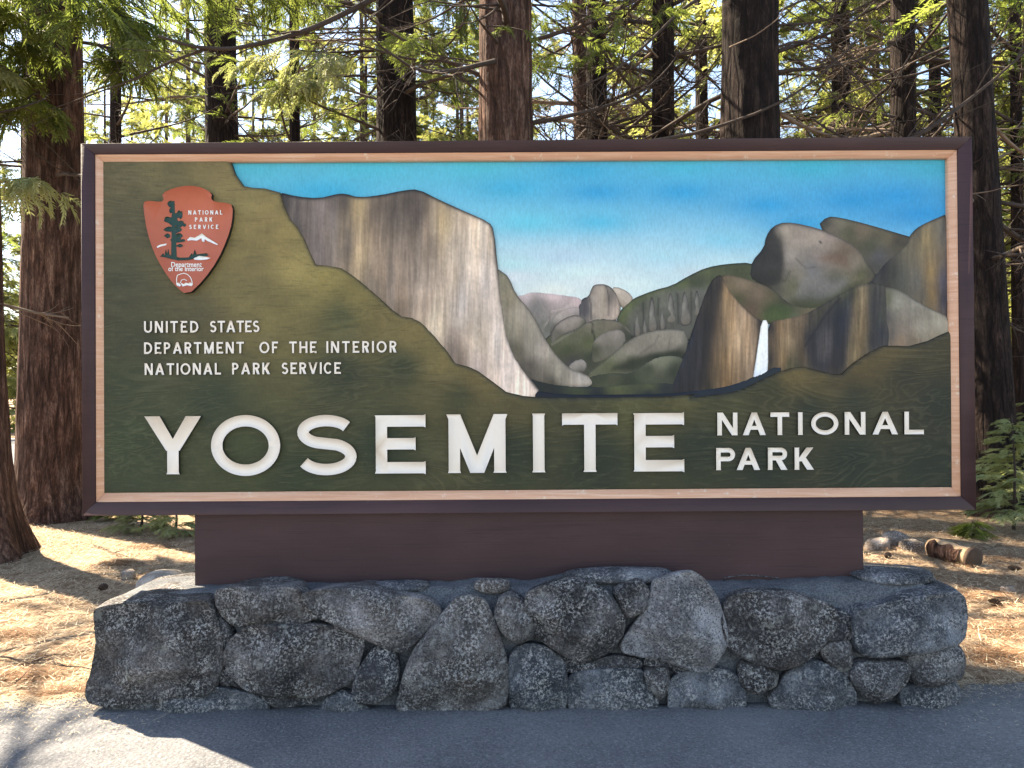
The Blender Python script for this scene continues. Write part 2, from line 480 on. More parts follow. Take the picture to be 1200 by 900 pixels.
def union_tris(polys):
    V, Fc = [], []
    for p in polys:
        n = len(V); p = [tuple(q) for q in p]
        a = sum(p[i][0] * p[(i + 1) % len(p)][1] - p[(i + 1) % len(p)][0] * p[i][1] for i in range(len(p)))
        if a < 0: p = p[::-1]
        V += [Vector(q) for q in p]; Fc.append(list(range(n, len(V))))
    r = delaunay_2d_cdt(V, [], Fc, 0, 1e-5)
    P = np.array([tuple(v) for v in r[0]]); T = np.array([f for f in r[2] if len(f) == 3])
    c = P[T].mean(1); keep = np.zeros(len(T), bool)
    for p in polys: keep |= inside(c, p)
    T = T[keep]
    # make all face the same way
    A = P[T]; ar = (A[:, 1, 0] - A[:, 0, 0]) * (A[:, 2, 1] - A[:, 0, 1]) - (A[:, 2, 0] - A[:, 0, 0]) * (A[:, 1, 1] - A[:, 0, 1])
    T = T[np.abs(ar) > 1e-9]; ar = ar[np.abs(ar) > 1e-9]
    T[ar < 0] = T[ar < 0][:, ::-1]
    return P, T

def plate(name, polys, y_front, thick, parent, mat, side=None, back=False):
    """raised shape given by photo-pixel polygons, front at depth y_front"""
    P, T = union_tris(polys)
    W = at(P, y_front); B = W.copy(); B[:, 1] += thick
    E = np.concatenate([T[:, [0, 1]], T[:, [1, 2]], T[:, [2, 0]]])
    key = set(map(tuple, E.tolist()))
    rim = np.array([e for e in key if (e[1], e[0]) not in key])
    n = len(P)
    Q = np.stack([rim[:, 0], rim[:, 1], rim[:, 1] + n, rim[:, 0] + n], 1)
    Fs = [T, Q]
    mi = [0] * len(T) + [1] * len(Q)
    if back: Fs = [np.vstack([T, T[:, ::-1] + n]), Q]; mi = [0] * (2 * len(T)) + [1] * len(Q)
    L = wloc(parent)
    me = mesh_from(name, np.vstack([W, B]) - L, Fs, mats=[mat, side or mat], midx=mi)
    return link(name, me, parent)

# ------------------------------------------------------------------ setting: ground and roads
def axis(fine, lo, hi, far):
    a = list(np.arange(lo, hi + 1e-6, fine)); s = fine
    b = [a[-1]]
    while b[-1] < far: s *= 1.22; b.append(b[-1] + s)
    s = fine; c = [a[0]]
    while c[-1] > -far: s *= 1.22; c.append(c[-1] - s)
    return np.array(c[::-1][:-1] + a + b[1:])
def road_edge(x): return -0.03 + 0.07 * noise3(x * 1.7, 0, 3) + 0.04 * noise3(x * 7, 0, 7) + 0.02 * noise3(x * 21, 0, 5) + 0.14 / (1 + np.exp(-(x - 2.2) * 12))
def ground_z(x, y):
    z = 0.035 * fbm(x * 0.8, y * 0.8, 2.2) + 0.012 * fbm(x * 5, y * 5, 1.1) + 0.004 * noise3(x * 18, y * 18, 0.5) - 0.005
    z = np.where(np.hypot(x, y) > 25, z - 0.0, z)
    m = 1 / (1 + np.exp(-(y - road_edge(x) + 0.0) * 60))
    return z * m + (-0.04) * (1 - m)
ax, ay = axis(0.06, -6.5, 6.5, 900), axis(0.06, -0.6, 8.0, 900)
gx, gy = np.meshgrid(ax, ay, indexing='ij')
V = np.stack([gx, gy, ground_z(gx, gy)], -1).reshape(-1, 3)
I = np.arange(len(ax) * len(ay)).reshape(len(ax), len(ay))
Q = np.stack([I[:-1, :-1], I[1:, :-1], I[1:, 1:], I[:-1, 1:]], -1).reshape(-1, 4)
tag(link('ground', mesh_from('ground', V, [Q], MAT['ground'], True)), 'forest floor of bleached needles and brown litter', None, None, 'structure')
# near asphalt
xs = axis(0.03, -4, 4, 60)
rows = [-60, -20, -6, -3, -2, -1, -0.6, -0.3, -0.15, -0.06, -0.02, 0.0]
V = []
for r in rows:
    e = road_edge(xs)
    z = 0.004 + 0.004 * fbm(xs * 0.9, r, 4.0) - (0.03 if r == 0 else 0)
    V.append(np.stack([xs, e + r + (0.02 if r == 0 else 0), np.broadcast_to(z, xs.shape)], 1))
V = np.array(V); nr, nc = V.shape[:2]; I = np.arange(nr * nc).reshape(nr, nc)
Q = np.stack([I[:-1, :-1], I[:-1, 1:], I[1:, 1:], I[1:, :-1]], -1).reshape(-1, 4)
tag(link('asphalt_pavement', mesh_from('asphalt_pavement', V.reshape(-1, 3), [Q], MAT['asphalt'], True)), 'grey asphalt pull-out in front of the stone base', None, None, 'structure')
# far road passing behind the trees
def strip(name, p0, p1, w0, w1, z, mat, label):
    p0, p1 = np.array(p0), np.array(p1); d = (p1 - p0) / np.linalg.norm(p1 - p0); nrm = np.array([-d[1], d[0]])
    n = 60; V = []
    for k in range(n + 1):
        c = p0 + (p1 - p0) * k / n
        for s in (w0, w1): V.append([*(c + nrm * s), z])
    Q = [(2 * k, 2 * k + 2, 2 * k + 3, 2 * k + 1) for k in range(n)]
    return tag(link(name, mesh_from(name, V, [np.array(Q)], mat)), label, None, None, 'structure')
strip('road', (-70, -2), (60, 38), -4.5, 6.5, 0.05, MAT['asphalt'], 'shaded blue-grey road seen past the left trunk')
strip('road_edge_line', (-70, -2), (60, 38), 5.7, 6.0, 0.056, MAT['white'], 'white edge line of the road behind')

# ------------------------------------------------------------------ the stone base
WALL_Y = -0.19          # front of the stonework
A = Z(90, 640, 3.4286); B = Z(400, 600, 3); C = Z(800, 600, 3)
base = thing('stone_base', 'low wall of lichened granite boulders carrying the park sign', 'stone base', (0.0, 0.08, 0.0))
STONES = [  # outline, forward offset, depth, bulge, material
    (A((82, 262), (130, 245), (250, 232), (400, 236), (520, 222), (560, 330), (575, 400), (578, 480), (545, 560), (500, 600), (440, 590), (350, 600), (240, 622), (130, 640), (60, 622), (45, 570), (72, 490), (92, 400), (84, 320)), 0.05, 0.57, 0.06, 'granite'),
    (A((85, 695), (140, 640), (330, 604), (440, 600), (520, 572), (700, 600), (765, 645), (768, 690), (560, 730), (100, 735)), 0.0, 0.25, 0.03, 'granite_blue'),
    (A((560, 178), (700, 172), (870, 172), (905, 205), (965, 290), (900, 306), (800, 312), (640, 322), (600, 290), (565, 240)), 0.02, 0.30, 0.045, 'granite'),
    (A((622, 380), (680, 328), (800, 322), (1000, 322), (1140, 345), (1155, 400), (1100, 540), (980, 600), (800, 600), (700, 580), (625, 520), (592, 450)), 0.045, 0.22, 0.06, 'granite'),
    (B((-135, 285), (-60, 275), (80, 275), (200, 295), (300, 310), (352, 348), (260, 450), (222, 488), (170, 480), (90, 440), (0, 402), (-70, 370), (-110, 330)), 0.045, 0.30, 0.055, 'granite_light2'),
    (B((40, 632), (62, 560), (110, 490), (145, 470), (182, 490), (197, 560), (187, 620), (130, 668), (60, 668)), 0.03, 0.2, 0.05, 'granite_smooth'),
    (B((195, 690), (228, 560), (262, 480), (350, 370), (400, 312), (440, 300), (505, 312), (550, 440), (582, 540), (578, 680), (480, 692), (320, 712), (240, 702)), 0.05, 0.25, 0.06, 'granite_mid'),
    (B((560, 312), (600, 300), (645, 330), (685, 430), (620, 458), (575, 430), (540, 370)), 0.03, 0.25, 0.04, 'granite_mid'),
    (B((650, 290), (720, 258), (800, 240), (870, 250), (940, 290), (990, 370), (982, 430), (930, 490), (850, 517), (790, 500), (700, 440), (655, 360)), 0.06, 0.30, 0.075, 'granite'),
    (B((598, 510), (650, 470), (720, 480), (780, 530), (792, 600), (782, 700), (700, 715), (600, 700), (590, 600)), 0.02, 0.22, 0.05, 'granite_blue'),
    (B((800, 580), (880, 560), (1050, 560), (1080, 600), (1112, 665), (1100, 710), (950, 710), (800, 705)), 0.015, 0.22, 0.035, 'granite_blue'),
    (B((962, 280), (1040, 242), (1072, 270), (1088, 330), (1012, 372), (990, 340)), 0.03, 0.28, 0.035, 'granite'),
    (B((1100, 245), (1160, 228), (1230, 215), (1270, 240), (1315, 300), (1345, 400), (1352, 460), (1290, 552), (1230, 548), (1160, 522), (1100, 506), (1000, 490), (988, 460), (1040, 390), (1092, 310)), 0.06, 0.30, 0.07, 'granite_light'),
    (B((1068, 560), (1150, 555), (1147, 620), (1122, 662), (1085, 610)), 0.02, 0.2, 0.03, 'granite_mid'),
    (C((165, 300), (230, 285), (400, 290), (520, 330), (542, 380), (510, 430), (460, 490), (400, 532), (330, 548), (220, 512), (160, 470), (140, 380)), 0.06, 0.30, 0.07, 'granite'),
    (C((-40, 600), (0, 572), (150, 562), (208, 600), (220, 680), (215, 715), (0, 715), (-45, 705)), 0.01, 0.22, 0.03, 'granite_blue'),
    (C((210, 545), (260, 530), (332, 570), (322, 612), (260, 637), (212, 612)), 0.03, 0.2, 0.04, 'granite'),
    (C((305, 660), (380, 570), (440, 530), (500, 540), (572, 582), (605, 640), (600, 700), (450, 715), (340, 712)), 0.02, 0.22, 0.05, 'granite_blue'),
    (C((488, 490), (540, 460), (592, 460), (596, 560), (572, 577), (520, 532)), 0.015, 0.2, 0.03, 'granite_mid'),
    (C((608, 372), (640, 340), (800, 308), (960, 282), (982, 300), (990, 350), (984, 432), (955, 470), (850, 487), (700, 507), (640, 502), (616, 470)), 0.05, 0.57, 0.06, 'granite_blue2'),
    (C((594, 565), (640, 532), (780, 530), (792, 560), (782, 600), (722, 650), (680, 667), (640, 642), (605, 605)), 0.045, 0.25, 0.05, 'granite_light2'),
    (C((800, 510), (900, 480), (968, 470), (986, 520), (976, 580), (900, 602), (830, 607), (803, 560)), 0.045, 0.57, 0.05, 'granite_mid'),
    (C((770, 625), (850, 612), (962, 602), (972, 640), (955, 690), (870, 705), (780, 690)), 0.02, 0.5, 0.03, 'granite_blue'),
    (C((475, 410), (560, 350), (600, 385), (604, 455), (520, 452), (470, 480)), 0.0, 0.25, 0.03, 'granite_smooth'),
    (B((-70, 690), (-40, 655), (0, 640), (40, 660), (90, 695), (95, 730), (-70, 730)), 0.01, 0.2, 0.03, 'granite_blue'),
    (A((590, 560), (640, 540), (700, 590), (800, 608), (960, 606), (940, 640), (790, 655), (760, 640), (700, 595)), -0.03, 0.2, 0.02, 'granite_smooth'),
    (A((555, 470), (590, 480), (620, 530), (640, 560), (580, 565), (560, 540)), -0.03, 0.2, 0.02, 'granite_smooth'),
    (A((560, 290), (600, 330), (615, 370), (588, 440), (582, 380)), -0.01, 0.2, 0.02, 'granite_smooth'),
    (B((690, 460), (780, 510), (860, 530), (940, 510), (1040, 520), (1060, 550), (880, 552), (800, 570), (740, 490)), -0.01, 0.2, 0.02, 'granite_smooth'),
    (B((1085, 515), (1160, 530), (1240, 560), (1180, 590), (1155, 550), (1070, 548)), -0.015, 0.2, 0.02, 'granite_smooth'),
]
MAT['granite_light2'] = m_stone('speckled_granite', (0.04, 0.039, 0.04), (0.09, 0.085, 0.085), (0.17, 0.16, 0.16), 0.2, 0.5, 1.0)
MAT['granite_mid'] = m_stone('grey_granite', (0.03, 0.029, 0.029), (0.062, 0.058, 0.058), (0.12, 0.115, 0.11), 0.45, 0.6, 0.9)
MAT['granite_blue2'] = m_stone('grey_blue_granite', (0.035, 0.04, 0.046), (0.08, 0.088, 0.10), (0.14, 0.15, 0.162), 0.1, 0.15, 0.9)
def stone_mesh(poly_m, yf, depth, bulge, seed, h=0.0115):
    poly_m = np.asarray(poly_m); cc = poly_m.mean(0); dd = poly_m - cc
    poly_m = cc + dd * (1 + 0.013 / (np.linalg.norm(dd, axis=1)[:, None] + 1e-6))
    poly = chaikin(poly_m, 1, 0.16)
    wv = poly - cc; poly = chaikin(poly + wv * (0.02 * noise3(poly[:, 0] * 11 + seed, poly[:, 1] * 11, seed))[:, None], 1)
    P, Q, rim, d = polygrid(poly, h)
    size = np.ptp(poly, 0).min()
    R = min(0.036, size * 0.24)
    t = np.clip(d / R, 0, 1)
    c = poly.mean(0); r = (P - c)
    rs = random.Random(seed); tx, tz = rs.uniform(-0.12, 0.12), rs.uniform(-0.1, 0.12)
    prof = np.sqrt(1 - (1 - t) ** 2)
    half = size * 0.5
    hgt = bulge * 1.15 + r[:, 0] * tx + r[:, 1] * tz
    for k in range(7):          # broken faces: the lowest of several sloping planes
        th = k * 2 * math.pi / 7 + rs.uniform(-.4, .4); sl = rs.uniform(.18, .75); o_ = rs.uniform(.15, .75) * half
        hgt = np.minimum(hgt, bulge * 1.15 - sl * (r[:, 0] * math.cos(th) + r[:, 1] * math.sin(th) - o_))
    hgt = np.maximum(hgt, -0.01)
    y = yf - hgt * prof
    y += 0.015 * fbm(P[:, 0] * 11 + seed, P[:, 1] * 11, seed, 4) * np.clip(t + 0.3, 0, 1)
    y += 0.0045 * noise3(P[:, 0] * 70, P[:, 1] * 70, seed)
    V = [np.stack([P[:, 0], y, P[:, 1]], 1)]
    rv, inv = np.unique(rim.ravel(), return_inverse=True); E = inv.reshape(-1, 2)
    nb = len(P); prev = rv; Qs = [Q]; Pr = P[rv]; y0 = y[rv]
    steps = [0.012, 0.035, 0.07, 0.12, 0.18, 0.25, 0.33, 0.42, 0.5]
    steps = [s for s in steps if s < depth * 0.9] + [depth]
    for s in steps:
        nz = noise3(Pr[:, 0] * 7, Pr[:, 1] * 7, s * 7 + seed) * 0.012 * min(1, s * 12)
        dirn = (Pr - c) / (np.linalg.norm(Pr - c, axis=1)[:, None] + 1e-6)
        grow = (0.006 if s < 0.4 else 0.0) * min(1, s * 20)
        X = Pr + dirn * (nz + grow)[:, None]
        if depth < 0.4: X = c + (X - c) * (1 - 0.30 * (s / depth) ** 1.3)
        V.append(np.stack([X[:, 0], y0 * (1 - s / depth) + (yf + depth) * (s / depth) if True else y0 + s, X[:, 1]], 1))
        new = nb + np.arange(len(rv)); nb += len(rv)
        loc = np.concatenate([prev[E[:, 1]][:, None], prev[E[:, 0]][:, None], new[E[:, 0]][:, None], new[E[:, 1]][:, None]], 1)
        Qs.append(loc); prev = new
    if depth > 0.4:
        V.append(np.stack([P[:, 0], np.full(len(P), yf + depth - 0.001), P[:, 1]], 1)); Qs.append(Q[:, ::-1] + nb)
    return np.vstack(V), [np.vstack(Qs)]
stone_objs = []
for k, (pl, off, depth, bulge, mt) in enumerate(STONES):
    W = at(pl, WALL_Y)[:, [0, 2]]
    V, Fs = stone_mesh(W, WALL_Y - off * 0.45 + 0.012, depth, bulge * 0.8, k * 3.7 + 1)
    o = part('stone', V, Fs, MAT[mt], base, smooth=True)
    stone_objs.append((o, depth))
for o, d in stone_objs:            # the far face of the wall, same masons' stones
    if d < 0.4:
        c = o.copy(); COL.objects.link(c); c.parent = base
        c.rotation_euler = (0, 0, math.pi)
        c.location = (0, 0.0, 0)
# mortar core
topx = np.array([105, 160, 240, 330, 430, 520, 560, 620, 680, 750, 830, 900, 1000, 1060, 1128], float)
topy = np.array([700, 690, 686, 684, 683, 681, 677, 680, 668, 668, 680, 680, 676, 672, 676], float)
tp = at(np.stack([topx, topy], 1), 0.03)
def wall_top(x): return np.interp(x, tp[:, 0], tp[:, 2])
xs = np.arange(-1.92, 2.02, 0.02)
ys = np.concatenate([[-0.125, -0.123, -0.115], np.arange(-0.1, 0.31, 0.02), [0.325, 0.33]])
gx, gy = np.meshgrid(xs, ys, indexing='ij')
gz = wall_top(gx) - 0.004 + 0.012 * fbm(gx * 4, gy * 6, 3.3) + 0.004 * noise3(gx * 25, gy * 25, 1)
edge = np.minimum(gy + 0.125, 0.33 - gy); gz -= 0.045 * (1 - np.clip(edge / 0.07, 0, 1)) ** 1.5 * (1 + noise3(gx * 5, 0, 1) * 0.5)
gz = np.where((gy <= -0.125) | (gy >= 0.33) | (gx <= xs[0]) | (gx >= xs[-1]), -0.08, gz)
gyy = gy - 0.0
V = np.stack([gx, gyy + 0.008 * noise3(gx * 8, gz * 8, 2), gz], -1).reshape(-1, 3)
I = np.arange(len(xs) * len(ys)).reshape(len(xs), len(ys))
Q = np.stack([I[:-1, :-1], I[1:, :-1], I[1:, 1:], I[:-1, 1:]], -1).reshape(-1, 4)
part('mortar_bed', V, [Q], MAT['mortar'], base, smooth=True)
# flat cap stones bedded in the top
def rock(seed, r, rough=0.25, flat=0.6, n=3):
    import bmesh
    bm = bmesh.new(); bmesh.ops.create_icosphere(bm, subdivisions=n, radius=1)
    V = np.array([v.co[:] for v in bm.verts]); Fc = np.array([[v.index for v in f.verts] for f in bm.faces]); bm.free()
    q = np.sign(V) * np.abs(V) ** 0.75
    q *= (1 + rough * fbm(V[:, 0] * 1.3 + seed, V[:, 1] * 1.3, V[:, 2] * 1.3 + seed, 3))[:, None]
    q[:, 2] *= flat
    return q * np.asarray(r), Fc
for (px, py, rx, ry, rz, m, Y) in ((577, 683, 0.085, 0.05, 0.035, 'granite_mid', -0.09), (722, 673, 0.28, 0.09, 0.035, 'granite_blue2', -0.06),
                                (300, 688, 0.13, 0.08, 0.022, 'granite_blue', -0.04), 
                                (1045, 680, 0.2, 0.16, 0.03, 'granite_blue2', 0.05), (470, 686, 0.14, 0.08, 0.02, 'granite_blue', -0.03)):
    c = at([(px, py)], Y)[0]; V, Fc = rock(px, (rx, ry, rz / 0.6), 0.15)
    part('cap_stone', V + [c[0], Y, wall_top(c[0]) - 0.004], [Fc], MAT[m], base, smooth=True)

# ------------------------------------------------------------------ the sign
sign = thing('park_sign', 'large carved wooden park sign in a purple-brown frame with painted valley scene', 'park sign', (0.05, 0.1, 0.5))
FR_O = [(94.5, 168), (1139.5, 160), (1144.5, 597.5), (96, 604.5)]
FR_I = [(110.5, 180.5), (1122.5, 175), (1127, 582), (111.5, 588.8)]
TR_I = [(121.8, 190.5), (1110.5, 185.5), (1114.5, 570.2), (123, 577)]
def board(name, o, i, yo, yi, depth, mat):
    """frame member between outer and inner edge (photo px), front sloping from yo to yi"""
    for k in range(4):
        a, b = o[k], o[(k + 1) % 4]; c, d = i[(k + 1) % 4], i[k]
        ps = [at([a], yo)[0], at([b], yo)[0], at([c], yi)[0], at([d], yi)[0]]
        fl = [p.copy() for p in ps]
        # small eased edge
        ct = np.mean(ps, 0); V = []
        n = 4
        L1 = np.linalg.norm(ps[1] - ps[0]); e = 0.003
        front = []
        dirv = (ps[1] - ps[0]) / L1; acr = (ps[3] - ps[0]); acr = acr - dirv * (acr @ dirv); acr /= np.linalg.norm(acr)
        ins = [ps[0] + acr * e, ps[1] + acr * e, ps[2] - acr * e, ps[3] - acr * e]
        V = [*ins]
        V += [p + [0, e, 0] for p in ps]
        V += [np.array([p[0], depth, p[2]]) for p in ps]
        Fq = [(0, 3, 2, 1)]
        for j in range(4):
            m = (j + 1) % 4
            Fq.append((j, m, 4 + m, 4 + j)); Fq.append((4 + j, 4 + m, 8 + m, 8 + j))
        Fq.append((8, 9, 10, 11))
        V = np.array(V)
        gap = 0.0006
        V = V + (ct - V) * 0 
        V[:, :] -= np.outer(np.sign((V - ct) @ dirv) * gap, dirv)
        part(name, V, [np.array(Fq)], mat, sign)
board('frame_board', FR_O, FR_I, 0.0, 0.0, 0.2, MAT['frame'])
board('trim_strip', FR_I, TR_I, 0.008, 0.026, 0.09, MAT['trim'])
# thin top drip cap and lower lip
def boxpart(name, x0, x1, y0, y1, z0, z1, mat, parent, b=0.004):
    import bmesh
    bm = bmesh.new(); bmesh.ops.create_cube(bm, size=1)
    for v in bm.verts:
        v.co = Vector(((x0 + x1) / 2 + v.co.x * (x1 - x0), (y0 + y1) / 2 + v.co.y * (y1 - y0), (z0 + z1) / 2 + v.co.z * (z1 - z0)))
    if b: bmesh.ops.bevel(bm, geom=bm.edges[:], offset=b, segments=2, affect='EDGES')
    me = bpy.data.meshes.new(name)
    bm.transform(Matrix.Translation(-Vector(wloc(parent)))); bm.to_mesh(me); bm.free(); me.materials.append(mat)
    return link(name, me, parent)
bl, br = at([FR_O[3]], 0)[0], at([FR_O[2]], 0)[0]
tl, tr = at([FR_O[0]], 0)[0], at([FR_O[1]], 0)[0]
boxpart('back_board', tl[0] + 0.02, tr[0] - 0.02, 0.10, 0.19, bl[2] + 0.02, tl[2] - 0.02, MAT['frame'], sign)
pl_, pr_ = at([(228, 640)], 0.06)[0], at([(1012, 640)], 0.06)[0]
boxpart('pedestal_beam', pl_[0], pr_[0], 0.06, 0.19, 0.40, min(bl[2], br[2]) - 0.003, MAT['frame'], sign)
boxpart('lower_ledge', bl[0] + 0.07, br[0] - 0.07, 0.03, 0.2, min(bl[2], br[2]) - 0.012, min(bl[2], br[2]) - 0.001, MAT['frame'], sign, 0.002) if False else None

# ---- carved, painted picture: every rock is a raised piece with its own paint
def paint_attr(o, rgb):
    me = o.data
    a = me.color_attributes.new('paint', 'FLOAT_COLOR', 'POINT')
    a.data.foreach_set('color', np.concatenate([rgb, np.ones((len(rgb), 1))], 1).astype(np.float32).ravel())
def idw(P, ctl, power=3.0, ay=1.0):
    K = np.array([c[:2] for c in ctl], float); Cc = np.array([lin(c[2]) for c in ctl])
    d = np.hypot(P[:, None, 0] - K[None, :, 0], (P[:, None, 1] - K[None, :, 1]) * ay) + 5.0
    w = d ** -power
    return (w @ Cc) / w.sum(1)[:, None]
def facets_on(P, rgb, facets):
    for pl, c, al, fe in facets:
        pl = chaikin(pl, 1); d, _ = pdist(P, pl); sd = np.where(inside(P, pl), d, -d)
        w = (al / (1 + np.exp(-sd / fe * 1.6)))[:, None]
        rgb = rgb * (1 - w) + lin(c) * w
    return rgb
def strokes_on(P, rgb, strokes):
    for pl, wd, c, al in strokes:
        d = np.full(len(P), 1e9)
        for a, b in zip(pl[:-1], pl[1:]):
            a = np.array(a, float); v = np.array(b, float) - a; t = np.clip(((P - a) @ v) / (v @ v), 0, 1)
            d = np.minimum(d, np.hypot(*(P - a - t[:, None] * v).T))
        w = (al * np.exp(-(d / wd) ** 2))[:, None]
        rgb = rgb * (1 - w) + lin(c) * w
    return rgb
def relief(name, poly, y0, ctl, h=1.6, thick=0.006, R=4.0, bulge=0.004, vstreak=0.0, blot=0.10, edge=0.5, edge_w=2.2,
           edge_c=(22, 28, 36), mat='paint', smooth=1, seed=1.0, sfreq=0.45, power=3.0, label=None, ay=None, facets=(), strokes=()):
    pl = chaikin(poly, smooth) if smooth else np.array(poly, float)
    P, Q, rim, d = polygrid(pl, h)
    W = at(P, y0)
    t = np.clip(d / R, 0, 1)
    W[:, 1] += thick * 0.7 - (thick * 0.7 + bulge * np.clip(d / 40, 0, 1)) * np.sqrt(1 - (1 - t) ** 2)
    if vstreak:
        W[:, 1] += 0.0012 * noise3(P[:, 0] * sfreq, P[:, 1] * 0.03, seed) * t
    rgb = idw(P, ctl, power, ay or (0.45 if vstreak > 0.25 else 0.8 if vstreak else 1.0))
    rgb = facets_on(P, rgb, facets)
    if vstreak:
        s = 0.6 * noise3(P[:, 0] * sfreq + 0.02 * P[:, 1], P[:, 1] * 0.022, seed) + 0.55 * noise3(P[:, 0] * sfreq * 2.1, P[:, 1] * 0.05, seed + 9)
        s2 = noise3(P[:, 0] * sfreq * 0.25, P[:, 1] * 0.01, seed + 4)
        rgb = rgb * np.exp(vstreak * (s + 0.5 * s2))[:, None]
        warm = noise3(P[:, 0] * 0.12, P[:, 1] * 0.015, seed + 21)[:, None]
        rgb = rgb * (1 + warm * vstreak * 0.2 * np.array([1.0, 0.35, -0.7]))
    b = fbm(P[:, 0] * 0.045, P[:, 1] * 0.07, seed + 2, 4)
    rgb = rgb * np.exp(blot * b)[:, None]
    rgb = rgb * np.exp(0.11 * fbm(P[:, 0] * 0.42, P[:, 1] * 0.34, seed + 5, 2) * (1 if h < 3 else 0))[:, None]
    rgb = strokes_on(P, rgb, strokes)
    if edge:
        e = edge * np.exp(-(d / edge_w) ** 2)[:, None]
        rgb = rgb * (1 - e) + lin(edge_c) * e
    n = len(P)
    back = W.copy()[np.unique(rim)]; back[:, 1] = 0.058
    rv, inv = np.unique(rim.ravel(), return_inverse=True); E = inv.reshape(-1, 2)
    V = np.vstack([W, back])
    S = np.stack([rv[E[:, 0]], rv[E[:, 1]], n + E[:, 1], n + E[:, 0]], 1)
    o = part(name, V, [np.vstack([Q, S])], MAT[mat], sign, smooth=True)
    if name == 'carved_green_foreground':
        lum = rgb.mean(1, keepdims=True); rgb = (rgb * 0.86 + lum * 0.14) * np.array([1.12, 1.08, 1.10])
    elif name != 'painted_sky':
        lum = rgb.mean(1, keepdims=True) + 1e-4
        rgb = rgb * (lum / 0.2) ** (0.16 if y0 < 0.0385 or name in ('cathedral_dome', 'right_cliff') else 0.02)
        rgb = rgb * 0.88 + lum * (lum / 0.2) ** 0.16 * 0.12
        rgb = rgb * (np.array([1.08, 1.02, 0.98]) if name == 'great_cliff' else 1.0)
    paint_attr(o, np.vstack([np.clip(rgb, 0.002, 0.95), np.tile(lin(edge_c), (len(rv), 1))]))
    if label: o['label'] = label
    return o
E5 = Z(260, 180, 3); E6 = Z(580, 230, 3.75); E7 = Z(780, 230, 3.4286)
# sky board
skyp = [(118, 186), (1116, 182), (1119, 574), (119, 580)]
relief('painted_sky', skyp, 0.050, [
    (290, 195, (63, 173, 192)), (430, 195, (59, 175, 195)), (380, 225, (36, 163, 197)), (560, 195, (64, 181, 199)), (680, 200, (40, 163, 199)), (800, 195, (55, 175, 201)),
    (950, 195, (43, 169, 193)), (1100, 195, (46, 163, 186)), (1080, 250, (0, 141, 195)), (1000, 235, (0, 145, 197)), (900, 240, (18, 151, 199)), (800, 225, (22, 153, 199)),
    (700, 225, (25, 153, 199)), (600, 220, (45, 167, 201)), (700, 260, (72, 179, 208)), (620, 260, (90, 191, 210)), (600, 310, (178, 215, 216)), (680, 320, (204, 223, 218)),
    (600, 325, (212, 216, 216)), (700, 330, (214, 218, 216)), (820, 320, (200, 212, 214)), (660, 300, (176, 200, 212)), (740, 335, (212, 227, 221)), (780, 300, (167, 209, 218)), (850, 280, (125, 193, 212)), (850, 310, (183, 215, 218)), (650, 340, (222, 223, 212)), (940, 262, (27, 153, 199)), (1050, 230, (4, 143, 195))],
    h=4.0, thick=0.001, bulge=0, blot=0.05, edge=0.0, smooth=0, seed=3, power=2.2, ay=3.4)
# hazy far range
relief('far_range', E6((60, 420), (110, 438), (150, 418), (220, 422), (300, 432), (390, 445), (420, 520), (400, 640), (260, 700), (180, 600)), 0.0475, [
    (612, 344, (205, 178, 172)), (650, 345, (200, 170, 165)), (630, 360, (128, 120, 112)), (660, 372, (150, 135, 125)), (680, 350, (190, 160, 155)), (640, 385, (110, 108, 95)), (665, 390, (120, 112, 100))],
    blot=0.35, edge=0.1, strokes=[(E6((200, 600), (240, 540), (250, 505), (300, 495), (350, 470)), 1.0, (196, 172, 160), .6), (E6((205, 590), (235, 560), (245, 515)), 1.0, (84, 80, 74), .7)], seed=5, bulge=0.0012)
relief('rounded_ridge', E6((230, 590), (255, 520), (300, 490), (360, 475), (400, 500), (420, 560), (330, 640), (240, 660)), 0.0465, [
    (655, 368, (168, 150, 138)), (670, 360, (170, 150, 142)), (650, 385, (92, 88, 78)), (680, 375, (120, 108, 98))], blot=0.3, edge=0.78, edge_w=1.7, seed=6, bulge=0.0012)
relief('half_dome', E6((355, 510), (362, 480), (385, 448), (412, 440), (425, 400), (440, 386), (490, 385), (530, 415), (548, 450), (556, 500), (540, 550), (430, 575), (370, 550)), 0.046, [
    (683, 358, (72, 66, 70)), (700, 345, (158, 140, 124)), (698, 365, (165, 145, 125)), (712, 350, (105, 92, 82)), (720, 365, (175, 150, 132)), (689, 365, (86, 80, 82))], vstreak=0.22, blot=0.2, edge=0.78, edge_w=1.7, facets=[(E6((350, 515), (362, 480), (385, 448), (412, 440), (408, 530), (370, 530)), (78, 72, 72), .85, 1.2), (E6((440, 395), (485, 390), (490, 530), (440, 540)), (168, 148, 128), .6, 2)], strokes=[(E6((487, 388), (500, 440), (498, 525)), .9, (66, 58, 56), .8), (E6((413, 440), (424, 480), (422, 540)), .8, (56, 52, 54), .7)], seed=7, bulge=0.0012, sfreq=0.5)
relief('half_dome_shoulder', E6((505, 395), (560, 400), (608, 435), (608, 470), (560, 505), (535, 450)), 0.0472, [
    (725, 340, (206, 182, 160)), (735, 348, (188, 165, 145)), (730, 358, (150, 130, 110))], blot=0.15, edge=0.78, edge_w=1.7, seed=8, bulge=0.001)
